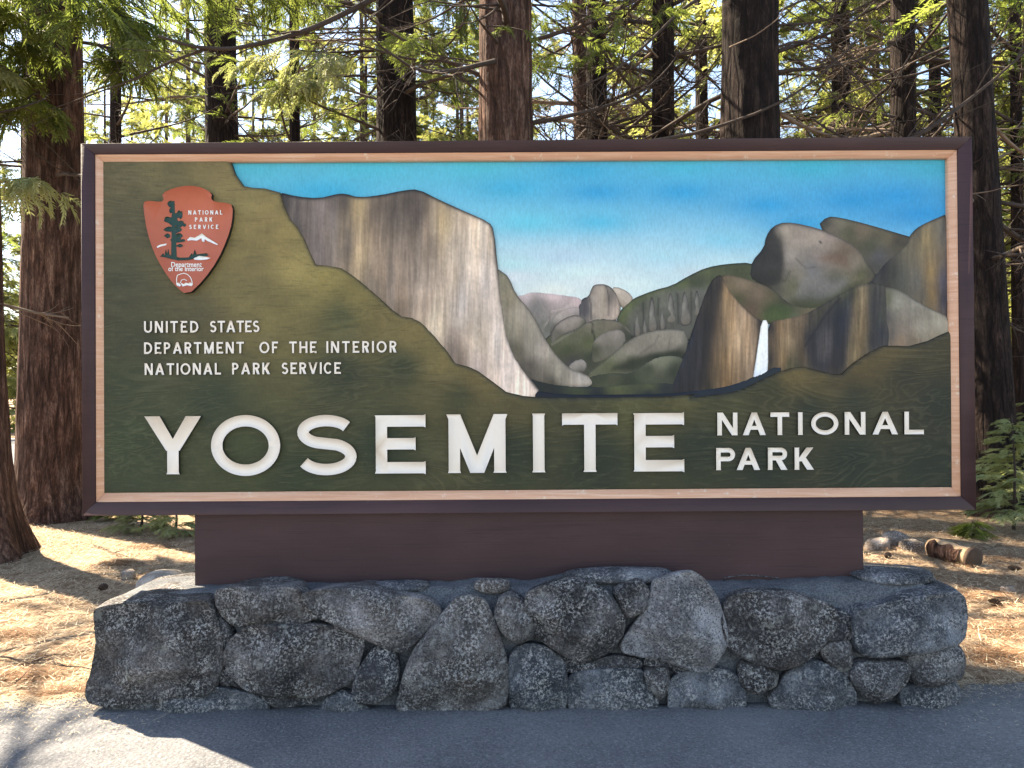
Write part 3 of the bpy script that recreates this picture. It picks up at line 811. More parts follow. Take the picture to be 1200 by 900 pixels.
relief('green_ridge', E6((530, 540), (560, 490), (600, 452), (700, 412), (780, 392), (850, 350), (930, 312), (1020, 296), (1130, 290), (1200, 330), (1150, 500), (900, 640), (650, 640), (560, 600)), 0.045, [
    (735, 362, (88, 92, 52)), (760, 345, (92, 98, 58)), (800, 332, (86, 92, 54)), (830, 315, (82, 86, 52)), (870, 311, (70, 74, 46)), (745, 385, (60, 60, 48)), (800, 360, (88, 84, 72)), (820, 350, (96, 92, 80)), (780, 385, (70, 66, 56)), (815, 335, (62, 66, 42))],
    blot=0.35, edge=0.78, edge_w=1.7, facets=[(E6((575, 530), (620, 475), (700, 425), (780, 410), (900, 395), (960, 440), (900, 640), (600, 640)), (92, 88, 78), .75, 2.5)], strokes=[(E6((650, 470), (655, 590)), 1.2, (44, 44, 40), .7), (E6((720, 450), (715, 520)), 1.2, (44, 44, 40), .7), (E6((802, 430), (806, 560)), 1.4, (44, 44, 40), .7), (E6((862, 420), (862, 560)), 1.2, (50, 48, 42), .6)], seed=9, vstreak=0.15, sfreq=0.25)
for k, (cx, top, bot, w) in enumerate(((625, 490, 610, 16), (658, 520, 600, 12), (690, 440, 590, 22), (735, 480, 580, 15), (772, 420, 550, 24), (835, 415, 560, 26), (888, 412, 520, 20), (915, 420, 500, 14))):
    a = E6((cx - w, bot), (cx - w * .75, (top + bot) / 2), (cx - w * .3, top + 12), (cx, top), (cx + w * .35, top + 18), (cx + w * .9, (top + bot) / 2), (cx + w * 1.3, bot), (cx, bot + 14))
    c = E6((cx - w * .4, (top + bot) / 2))[0]; c2 = E6((cx + w * .7, (top + bot) / 2))[0]; c3 = E6((cx, bot))[0]
    relief('rock_spire', a, 0.0418 - 0.0001 * k, [(*c, (150, 140, 126)), (*c2, (66, 62, 58)), (*c3, (112, 100, 86))], h=1.2, blot=0.25, edge=0.78, edge_w=1.7, seed=10 + k, R=6, thick=0.003, bulge=0.0)
relief('wooded_hill', E6((205, 640), (250, 600), (330, 600), (420, 540), (500, 535), (570, 555), (610, 600), (590, 680), (480, 780), (380, 800), (290, 740), (220, 680)), 0.0435, [
    (660, 395, (92, 90, 62)), (680, 385, (104, 98, 72)), (690, 400, (80, 84, 48)), (665, 410, (66, 70, 40)), (715, 376, (126, 112, 92)), (690, 380, (124, 112, 92)), (690, 420, (50, 52, 36)), (670, 425, (60, 54, 52)), (735, 395, (60, 60, 46))],
    blot=0.35, edge=0.78, edge_w=1.7, strokes=[(E6((250, 652), (330, 602), (422, 545)), .9, (150, 140, 124), .5), (E6((430, 590), (442, 640), (425, 700)), 1.2, (34, 36, 28), .8), (E6((410, 545), (430, 560), (425, 600)), 1.0, (40, 42, 32), .7), (E6((575, 575), (605, 610)), 1.0, (130, 118, 100), .6)], seed=12, bulge=0.0012)
relief('small_dome', E6((238, 640), (250, 580), (300, 535), (360, 516), (412, 545), (380, 580), (300, 610), (255, 655)), 0.0425, [
    (660, 380, (158, 140, 126)), (675, 372, (160, 142, 128)), (655, 392, (96, 88, 74)), (685, 380, (98, 94, 72))], blot=0.25, edge=0.78, edge_w=1.7, seed=13, bulge=0.0012)
relief('grey_dome', E6((418, 690), (425, 630), (480, 590), (550, 578), (578, 600), (580, 650), (500, 720), (425, 745)), 0.042, [
    (705, 395, (136, 122, 108)), (722, 392, (146, 130, 116)), (715, 410, (104, 96, 80)), (697, 410, (70, 70, 46)), (730, 400, (110, 100, 88))], blot=0.25, edge=0.78, edge_w=1.7, seed=14, bulge=0.0012)
relief('pale_slab', E6((310, 760), (340, 720), (390, 708), (412, 740), (395, 780), (340, 790)), 0.0415, [(675, 425, (150, 136, 124)), (685, 422, (158, 144, 130)), (680, 436, (92, 86, 74))], blot=0.3, edge=0.78, edge_w=1.7, seed=15, bulge=0.001)
relief('long_ridge', E6((385, 790), (500, 705), (590, 625), (680, 588), (790, 580), (850, 590), (850, 720), (700, 760), (560, 800), (420, 840)), 0.0405, [
    (745, 396, (132, 120, 104)), (765, 392, (140, 128, 110)), (790, 392, (128, 118, 102)), (730, 412, (128, 118, 98)), (770, 408, (106, 100, 82)), (715, 430, (92, 92, 60)), (740, 425, (58, 60, 38)), (770, 418, (44, 48, 32)), (790, 420, (40, 44, 32))],
    blot=0.35, edge=0.78, edge_w=1.7, facets=[(E6((560, 690), (620, 620), (690, 590), (815, 584), (822, 668), (700, 688), (640, 702)), (146, 132, 114), .7, 2), (E6((480, 760), (640, 708), (700, 692), (835, 672), (850, 730), (700, 740), (600, 770)), (40, 44, 28), .85, 2)], strokes=[(E6((640, 690), (700, 650), (720, 610)), .9, (80, 74, 62), .5), (E6((760, 680), (770, 620)), .9, (84, 78, 66), .5)], seed=16, bulge=0.0012)
relief('near_hill', E6((395, 800), (440, 778), (520, 770), (600, 775), (680, 712), (750, 692), (830, 700), (850, 760), (850, 850), (430, 860)), 0.0395, [
    (765, 420, (118, 114, 92)), (780, 418, (108, 106, 84)), (760, 432, (60, 62, 42)), (720, 440, (70, 70, 48)), (700, 440, (60, 62, 42)), (790, 435, (44, 50, 34)), (740, 445, (46, 52, 32))],
    blot=0.35, edge=0.78, edge_w=1.7, seed=17, bulge=0.0012)
relief('valley_floor', E6((120, 780), (300, 830), (430, 838), (600, 818), (800, 815), (900, 850), (860, 920), (200, 920), (140, 840)), 0.0385, [
    (640, 458, (30, 34, 28)), (680, 456, (52, 58, 36)), (720, 452, (86, 88, 50)), (760, 450, (78, 80, 46)), (700, 463, (18, 26, 34)), (780, 458, (28, 34, 36)), (640, 465, (16, 24, 34)), (760, 462, (26, 32, 34))],
    blot=0.3, edge=0.78, edge_w=1.7, seed=18, bulge=0.001)
relief('lower_buttress', E6((0, 310), (30, 330), (60, 352), (92, 430), (145, 490), (190, 560), (212, 610), (262, 692), (330, 758), (405, 784), (432, 808), (428, 836), (340, 842), (230, 832), (120, 800), (20, 700)), 0.0375, [
    (588, 330, (128, 118, 94)), (596, 350, (140, 126, 100)), (600, 380, (146, 132, 108)), (612, 370, (168, 150, 130)), (620, 400, (150, 134, 114)), (635, 410, (166, 148, 130)), (655, 435, (150, 136, 116)), (680, 448, (170, 154, 138)), (620, 430, (96, 84, 72)), (605, 410, (92, 84, 66)), (645, 448, (84, 76, 62)), (610, 440, (50, 46, 38))],
    vstreak=0.20, blot=0.15, edge=0.5, seed=19, bulge=0.006, R=6)
relief('great_cliff', E5((195, 133), (260, 150), (340, 157), (400, 142), (430, 139), (480, 154), (560, 145), (640, 128), (690, 124), (760, 160), (860, 205), (940, 240), (957, 268), (970, 400), (990, 560), (1010, 670), (1060, 760), (1135, 855), (1050, 880), (900, 800), (780, 730), (600, 600), (400, 430), (300, 400), (200, 220)), 0.0345, [
    (332, 235, (70, 62, 60)), (345, 265, (84, 76, 72)), (355, 245, (112, 98, 90)), (380, 250, (124, 110, 104)), (375, 290, (120, 106, 100)), (403, 235, (88, 76, 68)), (408, 290, (110, 96, 84)),
    (419, 240, (176, 150, 108)), (422, 300, (182, 156, 120)), (440, 250, (106, 90, 78)), (445, 310, (146, 124, 104)), (460, 250, (96, 82, 72)), (480, 235, (80, 68, 60)), (490, 250, (92, 78, 70)), (500, 290, (130, 112, 96)),
    (465, 330, (140, 120, 104)), (500, 350, (170, 146, 126)), (520, 260, (170, 146, 110)), (535, 300, (186, 166, 146)), (550, 250, (192, 166, 138)), (565, 270, (206, 184, 162)), (572, 330, (200, 180, 164)), (540, 360, (170, 156, 146)),
    (510, 380, (196, 176, 150)), (560, 400, (186, 166, 144)), (580, 400, (190, 172, 158)), (530, 410, (120, 102, 90)), (560, 430, (196, 172, 158)), (590, 440, (208, 186, 172)), (610, 452, (214, 192, 176)), (625, 461, (206, 184, 170)), (540, 425, (126, 108, 94)), (470, 370, (112, 94, 78)), (440, 340, (118, 102, 86))],
    h=1.35, vstreak=0.30, blot=0.12, edge=0.92, edge_w=2.9, seed=20, bulge=0.006, R=7, sfreq=0.42)
# right-hand group
relief('leaning_crag', E7((610, 120), (650, 80), (700, 84), (800, 108), (960, 155), (1010, 170), (980, 260), (860, 330), (790, 300), (700, 200)), 0.0455, [
    (968, 262, (62, 58, 50)), (985, 262, (110, 100, 78)), (1010, 270, (120, 100, 76)), (1040, 278, (104, 92, 66)), (1020, 288, (62, 62, 42)), (995, 275, (84, 80, 56)), (1050, 282, (70, 60, 46)), (1030, 300, (76, 72, 72)), (975, 268, (100, 88, 74))],
    blot=0.3, edge=0.7, seed=21, bulge=0.005)
relief('far_right_wall', E7((985, 155), (1010, 128), (1050, 105), (1150, 62), (1160, 500), (1060, 470), (900, 400), (820, 360), (850, 300), (900, 240), (960, 200)), 0.0435, [
    (1075, 270, (92, 82, 66)), (1060, 290, (100, 88, 66)), (1085, 280, (150, 124, 78)), (1095, 262, (116, 104, 84)), (1090, 320, (152, 118, 66)), (1075, 330, (96, 90, 80)), (1105, 270, (100, 94, 86)), (1105, 330, (84, 80, 92)), (1106, 350, (56, 54, 66)), (1045, 320, (58, 54, 48)), (1035, 315, (44, 42, 44)), (1055, 330, (80, 78, 66)), (1080, 345, (96, 86, 72)), (1092, 345, (140, 108, 62))],
    vstreak=0.28, blot=0.12, edge=0.7, seed=22, bulge=0.005, sfreq=0.3)
relief('cathedral_dome', E7((330, 330), (348, 262), (398, 205), (405, 160), (432, 120), (480, 102), (560, 114), (650, 140), (740, 180), (790, 222), (812, 270), (850, 312), (830, 350), (740, 400), (620, 480), (500, 480), (430, 380), (380, 358)), 0.042, [
    (885, 320, (54, 50, 46)), (895, 300, (66, 60, 54)), (905, 325, (58, 54, 50)), (912, 280, (84, 76, 66)), (900, 270, (70, 64, 56)), (910, 305, (62, 56, 54)), (922, 270, (156, 138, 118)), (925, 300, (150, 134, 120)), (945, 285, (136, 120, 106)), (970, 275, (150, 128, 112)), (960, 300, (150, 130, 116)), (990, 295, (120, 96, 74)), (1000, 310, (136, 118, 98)), (940, 325, (122, 110, 92)), (950, 315, (120, 114, 112)), (980, 330, (100, 96, 78)), (1010, 322, (100, 94, 60)), (950, 350, (66, 70, 40)), (970, 350, (74, 72, 48)), (930, 335, (104, 98, 70)), (1020, 325, (86, 76, 60))],
    blot=0.28, edge=0.7, edge_w=2.4, facets=[(E7((325, 335), (348, 262), (398, 205), (405, 160), (432, 115), (442, 160), (472, 190), (470, 330), (440, 358), (380, 362)), (50, 46, 42), .9, 1.6),
        (E7((540, 330), (600, 285), (660, 340), (740, 330), (700, 400), (600, 440), (520, 420)), (116, 110, 106), .7, 3), (E7((470, 450), (560, 400), (640, 420), (740, 350), (810, 340), (640, 480), (500, 490)), (62, 64, 36), .85, 4),
        (E7((640, 225), (720, 235), (745, 290), (690, 275), (610, 262)), (124, 84, 58), .55, 3), (E7((480, 120), (560, 125), (640, 160), (600, 200), (520, 210), (478, 190)), (172, 150, 130), .5, 5)],
        strokes=[(E7((520, 250), (560, 290), (600, 285)), 1.0, (90, 82, 74), .6), (E7((619, 183), (623, 187)), 1.2, (30, 26, 24), .9), (E7((440, 352), (480, 340), (500, 300)), 1.0, (70, 64, 54), .5)], seed=23, bulge=0.009, R=7)
relief('slope_shelf', E7((215, 305), (330, 330), (430, 368), (490, 422), (560, 440), (640, 440), (560, 500), (450, 510), (390, 515), (310, 460), (240, 380)), 0.040, [
    (850, 325, (112, 92, 66)), (870, 335, (120, 98, 74)), (890, 345, (116, 92, 72)), (905, 362, (70, 78, 40)), (915, 368, (66, 76, 42)), (900, 350, (96, 84, 56)), (930, 370, (82, 84, 60)), (945, 368, (100, 86, 60)), (925, 355, (64, 58, 40)), (865, 350, (80, 76, 46)), (880, 362, (96, 72, 54))],
    blot=0.3, edge=0.5, facets=[(E7((385, 475), (440, 428), (525, 450), (480, 500), (400, 505)), (64, 78, 36), .8, 2.5)], strokes=[(E7((430, 368), (490, 422), (560, 445)), 1.2, (54, 44, 34), .8)], seed=24, bulge=0.005)
relief('right_cliff', E7((405, 500), (500, 486), (590, 456), (680, 400), (750, 362), (820, 345), (900, 360), (960, 430), (940, 620), (820, 660), (720, 740), (640, 730), (540, 700), (450, 730), (405, 740)), 0.0385, [
    (905, 385, (48, 40, 38)), (902, 420, (46, 38, 36)), (914, 385, (150, 112, 72)), (918, 420, (140, 106, 66)), (925, 400, (176, 140, 98)), (935, 390, (120, 92, 62)), (938, 420, (92, 70, 48)), (945, 395, (50, 46, 48)), (955, 405, (46, 48, 60)), (965, 420, (76, 70, 72)), (970, 400, (60, 58, 62)), (960, 370, (74, 66, 48)), (990, 345, (88, 84, 52)), (1000, 342, (72, 70, 44)), (980, 400, (34, 38, 56)), (985, 375, (30, 34, 50)), (990, 420, (50, 46, 50)), (1000, 370, (42, 44, 54)),
    (1010, 350, (120, 104, 80)), (1010, 400, (132, 110, 78)), (1005, 420, (128, 108, 72)), (1022, 360, (60, 58, 58)), (1022, 400, (66, 62, 64)), (1030, 370, (86, 82, 64)), (1032, 390, (42, 42, 52)), (925, 428, (84, 80, 48)), (935, 430, (62, 62, 42)), (975, 432, (70, 56, 44))],
    h=1.35, vstreak=0.40, blot=0.12, edge=0.45, facets=[(E7((545, 600), (660, 450), (745, 378), (765, 400), (745, 560), (715, 712), (600, 700)), (30, 32, 46), .62, 4), (E7((765, 368), (812, 360), (802, 590), (745, 690), (718, 705)), (146, 116, 74), .65, 3), (E7((822, 355), (872, 365), (874, 600), (810, 625)), (48, 46, 50), .65, 3), (E7((600, 560), (660, 510), (665, 640), (610, 670)), (96, 84, 78), .5, 4)], strokes=[(E7((560, 600), (640, 480), (700, 410)), 1.3, (24, 26, 34), .7)], seed=25, bulge=0.006, sfreq=0.4)
relief('pale_right_rock', E7((868, 360), (920, 368), (960, 385), (1020, 427), (1160, 495), (1160, 600), (960, 640), (870, 640), (860, 500)), 0.037, [
    (1040, 350, (92, 90, 66)), (1050, 355, (134, 126, 110)), (1070, 360, (130, 120, 104)), (1060, 385, (126, 110, 96)), (1055, 400, (146, 118, 92)), (1080, 385, (146, 134, 116)), (1100, 378, (160, 146, 124)), (1095, 395, (140, 122, 98)), (1045, 390, (96, 86, 78)), (1070, 400, (130, 108, 84)), (1038, 370, (80, 74, 72))],
    vstreak=0.12, blot=0.25, edge=0.5, seed=26, bulge=0.006)
relief('veil_buttress', E7((215, 312), (232, 325), (262, 380), (300, 430), (350, 478), (392, 498), (380, 560), (365, 640), (360, 760), (270, 785), (90, 800), (10, 800), (45, 700), (90, 600), (128, 480), (150, 415), (180, 345)), 0.0375, [
    (843, 325, (112, 88, 60)), (832, 340, (60, 50, 42)), (850, 345, (150, 116, 76)), (855, 380, (168, 130, 88)), (842, 380, (110, 82, 54)), (848, 420, (150, 112, 68)), (870, 370, (170, 136, 104)), (880, 385, (150, 118, 88)), (865, 400, (176, 142, 108)), (880, 420, (160, 128, 98)), (890, 380, (60, 50, 44)), (887, 430, (86, 66, 50)), (830, 380, (52, 44, 42)), (820, 400, (36, 36, 42)), (805, 430, (44, 48, 62)), (812, 400, (56, 58, 72)), (822, 440, (46, 36, 34)), (835, 430, (92, 70, 46)), (800, 450, (26, 34, 50)), (850, 450, (126, 92, 54)), (830, 455, (60, 50, 34)), (870, 445, (140, 110, 80))],
    h=1.35, vstreak=0.42, blot=0.10, edge=0.6, facets=[(E7((213, 308), (238, 345), (205, 480), (185, 620), (150, 800), (5, 805), (60, 680), (128, 480), (180, 345)), (40, 37, 40), .8, 3.5)], seed=27, bulge=0.007, sfreq=0.42, R=6)
relief('waterfall', E7((386, 497), (412, 497), (412, 560), (413, 700), (402, 735), (348, 750), (358, 690), (372, 600)), 0.0355, [
    (895, 380, (232, 228, 220)), (890, 420, (226, 224, 218)), (893, 400, (240, 236, 230)), (898, 440, (214, 216, 220)), (885, 442, (200, 205, 212))], h=1.0, vstreak=0.12, blot=0.05, edge=0.35, edge_w=1.2, seed=28, sfreq=0.8, thick=0.003)
relief('river_band', E6((150, 850), (300, 872), (520, 872), (760, 868), (900, 852), (1010, 838), (1125, 800), (1260, 735), (1260, 800), (1100, 880), (900, 930), (200, 930)), 0.0335, [
    (640, 464, (14, 24, 40)), (700, 466, (12, 24, 44)), (780, 464, (14, 28, 46)), (850, 456, (20, 36, 52)), (900, 440, (30, 42, 52))], blot=0.25, edge=0.1, seed=29, h=0.9)
# foreground green board
gp = [(118, 186)] + E5((24, 18), (34, 38), (45, 70), (75, 113), (110, 119), (150, 121), (205, 136), (217, 180), (240, 230), (265, 258), (290, 300), (310, 350), (330, 390), (370, 393), (420, 402), (470, 435), (560, 512), (600, 550), (630, 571), (670, 578), (700, 592), (750, 645), (790, 692), (820, 737), (870, 750), (900, 764), (950, 800), (1000, 838), (1060, 852), (1130, 858)) + \
     E6((300, 885), (520, 884), (760, 880), (900, 868)) + E7((100, 812), (180, 800), (260, 790), (310, 775), (350, 756), (400, 732), (450, 708), (510, 690), (560, 685), (600, 696), (640, 706), (680, 715), (712, 714), (735, 690), (760, 668), (820, 628), (880, 600), (930, 600), (980, 602), (1060, 580), (1100, 560), (1160, 535)) + [(1119, 574), (119, 580)]
relief('carved_green_foreground', gp, 0.024, [
    (140, 205, (92, 82, 52)), (200, 200, (104, 92, 56)), (250, 200, (122, 104, 62)), (270, 225, (134, 114, 66)), (290, 240, (136, 118, 68)), (310, 260, (132, 112, 64)), (330, 290, (140, 120, 66)), (345, 315, (150, 130, 72)), (380, 325, (140, 122, 64)), (420, 345, (122, 106, 56)), (300, 310, (116, 100, 58)), (290, 340, (112, 98, 56)), (150, 260, (84, 76, 50)), (140, 330, (66, 64, 42)), (160, 400, (58, 58, 36)), (230, 370, (82, 74, 46)), (330, 350, (112, 98, 54)), (400, 370, (78, 76, 42)), (450, 370, (110, 94, 50)), (480, 385, (116, 98, 54)), (520, 425, (112, 96, 52)), (560, 445, (102, 86, 46)), (600, 470, (84, 74, 40)), (470, 430, (52, 56, 32)), (400, 440, (50, 55, 34)), (540, 465, (64, 62, 34)), (660, 472, (66, 62, 36)), (740, 474, (80, 76, 40)), (800, 470, (80, 74, 38)), (850, 470, (64, 62, 34)), (900, 458, (56, 54, 30)), (935, 436, (100, 82, 42)), (960, 440, (86, 72, 38)), (980, 445, (72, 60, 34)), (1010, 425, (84, 68, 36)), (1040, 412, (92, 76, 42)), (1100, 400, (62, 54, 32)), (1060, 440, (50, 46, 28)), (1100, 470, (34, 38, 26)), (1000, 470, (40, 44, 28)), (950, 480, (38, 44, 28)),
    (150, 450, (54, 60, 36)), (150, 520, (52, 62, 36)), (150, 565, (50, 58, 34)), (250, 470, (48, 56, 34)), (290, 530, (56, 62, 32)), (350, 560, (44, 54, 30)), (450, 520, (40, 50, 30)), (600, 530, (36, 46, 28)), (700, 540, (34, 44, 28)), (820, 520, (32, 42, 28)), (900, 540, (30, 40, 28)), (1000, 540, (30, 40, 28)), (1090, 550, (30, 38, 26))],
    h=2.2, thick=0.012, bulge=0.0, R=5, blot=0.20, edge=0.8, edge_w=2.3, edge_c=(20, 24, 30), mat='green', smooth=0, seed=30, power=3.2)

# ------------------------------------------------------------------ lettering (own stroke alphabet, one mesh per letter)
def ribbon(P, t):
    P = np.asarray(P, float); T = np.gradient(P, axis=0); T /= np.linalg.norm(T, axis=1)[:, None]
    N = np.stack([-T[:, 1], T[:, 0]], 1)
    return [tuple(p) for p in np.vstack([P + N * t / 2, (P - N * t / 2)[::-1]])]
def arcp(cx, cy, rx, ry, a0, a1, n=22):
    a = np.radians(np.linspace(a0, a1, n)); return np.stack([cx + rx * np.cos(a), cy + ry * np.sin(a)], 1)
def glyph(ch, W, H, t, f=0.0):
    e = 0.0
    def vb(x, y0=0.0, y1=None, f0=f, f1=f):
        y1 = H if y1 is None else y1; g = max(f, 1e-3) * 2.4
        return [(x - f0, y0), (x + t + f0, y0), (x + t, y0 + g), (x + t, y1 - g), (x + t + f1, y1), (x - f1, y1), (x, y1 - g), (x, y0 + g)]
    def hb(y, x0, x1, fr=0.0):
        g = max(f, 1e-3) * 2.4
        return [(x0, y), (x1 - g, y), (x1, y - fr), (x1, y + t + fr), (x1 - g, y + t), (x0, y + t)]
    def dg(x0, y0, x1, y1, w=None, f0=0.0, f1=0.0):
        L = math.hypot(x1 - x0, y1 - y0); w = w or t * L / abs(y1 - y0)
        return [(x0 - w / 2 - f0, y0), (x0 + w / 2 + f0, y0), (x1 + w / 2 + f1, y1), (x1 - w / 2 - f1, y1)]
    def bowl(x0, y0, y1, W_):
        r = (y1 - y0) / 2; cy = (y0 + y1) / 2; rx = min(r, W_ * 0.62)
        return [hb(y0, x0, W_ - rx + 0.3), hb(y1 - t, x0, W_ - rx + 0.3), ribbon(arcp(W_ - rx, cy, rx - t / 2, r - t / 2, -90, 90), t)]
    if ch == 'I': return [vb((W - t) / 2)]
    if ch == 'L': return [vb(0), hb(0, 0, W, f)]
    if ch == 'E': return [vb(0), hb(0, 0, W, f), hb(H - t, 0, W, f), hb((H - t) / 2 + t * .05, 0, W * 0.80, f)]
    if ch == 'F': return [vb(0), hb(H - t, 0, W, f), hb((H - t) / 2, 0, W * 0.82, f)]
    if ch == 'T': return [vb((W - t) / 2), [(0, H), (W, H), (W, H - t - f), (W - 2 * f - .01, H - t), (2 * f + .01, H - t), (0, H - t - f)]]
    if ch == 'H': return [vb(0), vb(W - t), hb((H - t) / 2, 0, W)]
    if ch == 'U': return [vb(0, W / 2 - .2, H, 0), vb(W - t, W / 2 - .2, H, 0), ribbon(arcp(W / 2, W / 2, W / 2 - t / 2, W / 2 - t / 2, 180, 360), t)]
    if ch == 'N':
        w = t * 1.25
        return [vb(0), vb(W - t), dg(w / 2, H, W - w / 2, 0, w)]
    if ch == 'M':
        s = W * 0.02; w = t * 1.22
        return [vb(s, f1=0), vb(W - t - s, f1=0), dg(w / 2 - f, H, W / 2, H * 0.0, w), dg(W - w / 2 + f, H, W / 2, H * 0.0, w)]
    if ch == 'A': 
        w = t * math.hypot(W / 2, H) / H * 1.03
        return [dg(w / 2 + f, 0, W / 2, H, w, f, 0), dg(W - w / 2 - f, 0, W / 2, H, w, f, 0), [(W * .25, H * .24), (W * .75, H * .24), (W * .69, H * .24 + t * .85), (W * .31, H * .24 + t * .85)]]
    if ch == 'V':
        w = t * math.hypot(W / 2, H) / H
        return [dg(w / 2, H, W / 2, 0, w), dg(W - w / 2, H, W / 2, 0, w)]
    if ch == 'Y':
        w = t * 1.18; my = H * 0.42
        return [vb((W - t) / 2, 0, my + 2, f, 0), dg(w / 2 + f, H, W / 2, my - 1, w, f, 0), dg(W - w / 2 - f, H, W / 2, my - 1, w, f, 0)]
    if ch == 'K':
        w = t * 1.4
        return [vb(0), dg(W - w / 2 - t * .1, H, t + w * .1, H * 0.38, w, f, 0), dg(t + w * .55, H * 0.55, W - w / 2, 0, w, 0, f)]
    if ch == 'O': return [ribbon(arcp(W / 2, H / 2, W / 2 - t / 2, H / 2 - t / 2, a, a + 190, 34), t) for a in (0, 180)]
    if ch == 'C': return [ribbon(arcp(W / 2 * 1.06, H / 2, W / 2 * 1.06 - t / 2, H / 2 - t / 2, 42, 318, 34), t)]
    if ch == 'D': return [vb(0)] + bowl(0, 0, H, W)
    if ch == 'P': return [vb(0)] + bowl(0, H * 0.40, H, W)
    if ch == 'R': return [vb(0)] + bowl(0, H * 0.43, H, W) + [dg(W * 0.52, H * 0.5, W - t * .65, 0, t * 1.3, 0, f)]
    if ch == 'S':
        r1, r2 = (H * 0.475 - t / 2) / 2 , (H * 0.525 - t / 2) / 2
        top = arcp(W / 2 - W * .0, H - t / 2 - r1, W / 2 - t * .62, r1, 28, 270 - 25, 24)
        bot = arcp(W / 2, t / 2 + r2, W / 2 - t / 2, r2, 90 - 25, -155, 24)
        return [ribbon(np.vstack([top, bot]), t)]
    return []
def put_letter(ch, x0, x1, ytop, ybot, t, f, yfront, thick, parent, mat, side, name='letter'):
    W, H = x1 - x0, ybot - ytop
    a = math.radians(0.36)
    polys = []
    for p in glyph(ch, W, H, t, f):
        # text runs parallel to the frame, which the camera sees slightly rolled
        polys.append([(x0 + x * math.cos(a) + (y * math.sin(a)) * -1, ybot - y * math.cos(a) - x * math.sin(a)) for x, y in p])
    return plate(name, polys, yfront, thick, parent, mat, side)
G0 = 0.0165
for ch, x0, x1, y0, y1 in (('Y', 169.5, 236, 488, 556), ('O', 247.5, 328.5, 486.6, 558), ('S', 347, 418, 486.4, 557.2), ('E', 440.5, 499, 486.8, 555),
                           ('M', 524.5, 594, 485.6, 554.4), ('I', 624, 639, 484.6, 553.6), ('T', 659, 724, 484.4, 553.2), ('E', 743.5, 802, 484.2, 552.6)):
    put_letter(ch, x0, x1, y0, y1, 13.4, 1.1, 0.006, 0.016, sign, MAT['cream'], MAT['edge'])
base_top = lambda x, y: y - (x - 840) * 0.0065
for word, y0, y1 in ((('N', 840.7, 864.3), ('A', 870.5, 897.5), ('T', 903, 925), ('I', 935, 941), ('O', 950.7, 982.5), ('N', 990, 1014.3), ('A', 1022.5, 1052.3), ('L', 1060, 1082.7)), 483.6, 510.2), \
                   ((('P', 839.4, 861.5), ('A', 863.3, 890.7), ('R', 900, 922.5), ('K', 931.3, 953.5)), 525, 551):
    for ch, x0, x1 in word:
        dy = -(x0 - 840) * 0.0055
        put_letter(ch, x0, x1, y0 + dy, y1 + dy, 5.3, 0.35, 0.012, 0.011, sign, MAT['cream'], MAT['edge'])
WID = dict(A=.92, C=.82, D=.82, E=.66, F=.62, H=.8, I=.16, K=.78, L=.62, M=1.0, N=.82, O=1.0, P=.64, R=.68, S=.66, T=.76, U=.8, V=.9, Y=.85)
def line(words, ytop, h, t, yfront, thick, parent, mat, side, f=0.12):
    for w, x0, x1 in words:
        tot = sum(WID[c] for c in w); gap = (x1 - x0 - tot * h * 0.86) / max(1, len(w) - 1)
        gap = max(gap, h * .1); k = (x1 - x0 - gap * (len(w) - 1)) / (tot)
        x = x0
        for c in w:
            cw = WID[c] * k
            dy = -(x - 169) * 0.006
            cw2 = max(cw, t)
            put_letter(c, x, x + cw2, ytop + dy, ytop + h + dy, t, f, yfront, thick, parent, mat, side)
            x += cw + gap
line([('UNITED', 168.8, 232.5), ('STATES', 246, 304)], 376.4, 13.6, 2.25, 0.0155, 0.006, sign, MAT['cream'], MAT['edge'])
line([('DEPARTMENT', 168.8, 286), ('OF', 304, 326), ('THE', 339, 371), ('INTERIOR', 382.5, 464.5)], 401.2, 13.6, 2.25, 0.0155, 0.006, sign, MAT['cream'], MAT['edge'])
line([('NATIONAL', 169.5, 259), ('PARK', 272, 316.5), ('SERVICE', 330, 399.5)], 425.8, 13.6, 2.25, 0.0155, 0.006, sign, MAT['cream'], MAT['edge'])

# ------------------------------------------------------------------ arrowhead emblem
K = Z(150, 200, 5.629)
ah = chaikin(K((100, 212), (128, 196), (215, 208), (238, 192), (222, 150), (300, 114), (400, 96), (490, 110), (556, 150), (546, 186), (572, 206), (650, 212), (692, 228), (687, 340), (655, 450), (592, 590), (500, 720), (390, 826), (300, 750), (230, 650), (170, 540), (125, 400), (106, 280)), 1)
emb = plate('arrowhead_emblem', [ah.tolist()], -0.004, 0.03, sign, MAT['terra'], MAT['edge'])
def E_(name, polys, mat, yf=-0.0055): return plate(name, polys, yf, 0.002, emb, MAT[mat])
tree = [K((292, 200), (306, 200), (322, 590), (284, 575))]
rs = random.Random(4)
for (cx, cy, rx, ry) in ((286, 225, 24, 26), (292, 262, 18, 20), (338, 288, 20, 30), (312, 300, 22, 22), (262, 325, 26, 24), (300, 335, 40, 30), (335, 350, 34, 22), (365, 358, 16, 12), (270, 385, 32, 22), (318, 388, 42, 26), (262, 430, 22, 14), (335, 430, 30, 22), (318, 460, 34, 20), (360, 462, 16, 10), (340, 495, 22, 10), (300, 480, 18, 40)):
    pts = []
    for q in range(11):
        a = q * 2 * math.pi / 11; r = 0.72 + 0.5 * rs.random()
        pts.append((cx + rx * r * math.cos(a), cy + ry * r * math.sin(a)))
    tree.append(K(*pts))
tree.append(K((212, 566), (232, 545), (240, 560), (250, 520), (258, 550), (266, 515), (274, 556), (300, 560), (340, 574), (400, 572), (420, 545), (428, 556), (440, 520), (452, 552), (480, 548), (520, 545), (530, 560), (470, 570), (400, 590), (330, 592), (290, 584), (240, 570)))
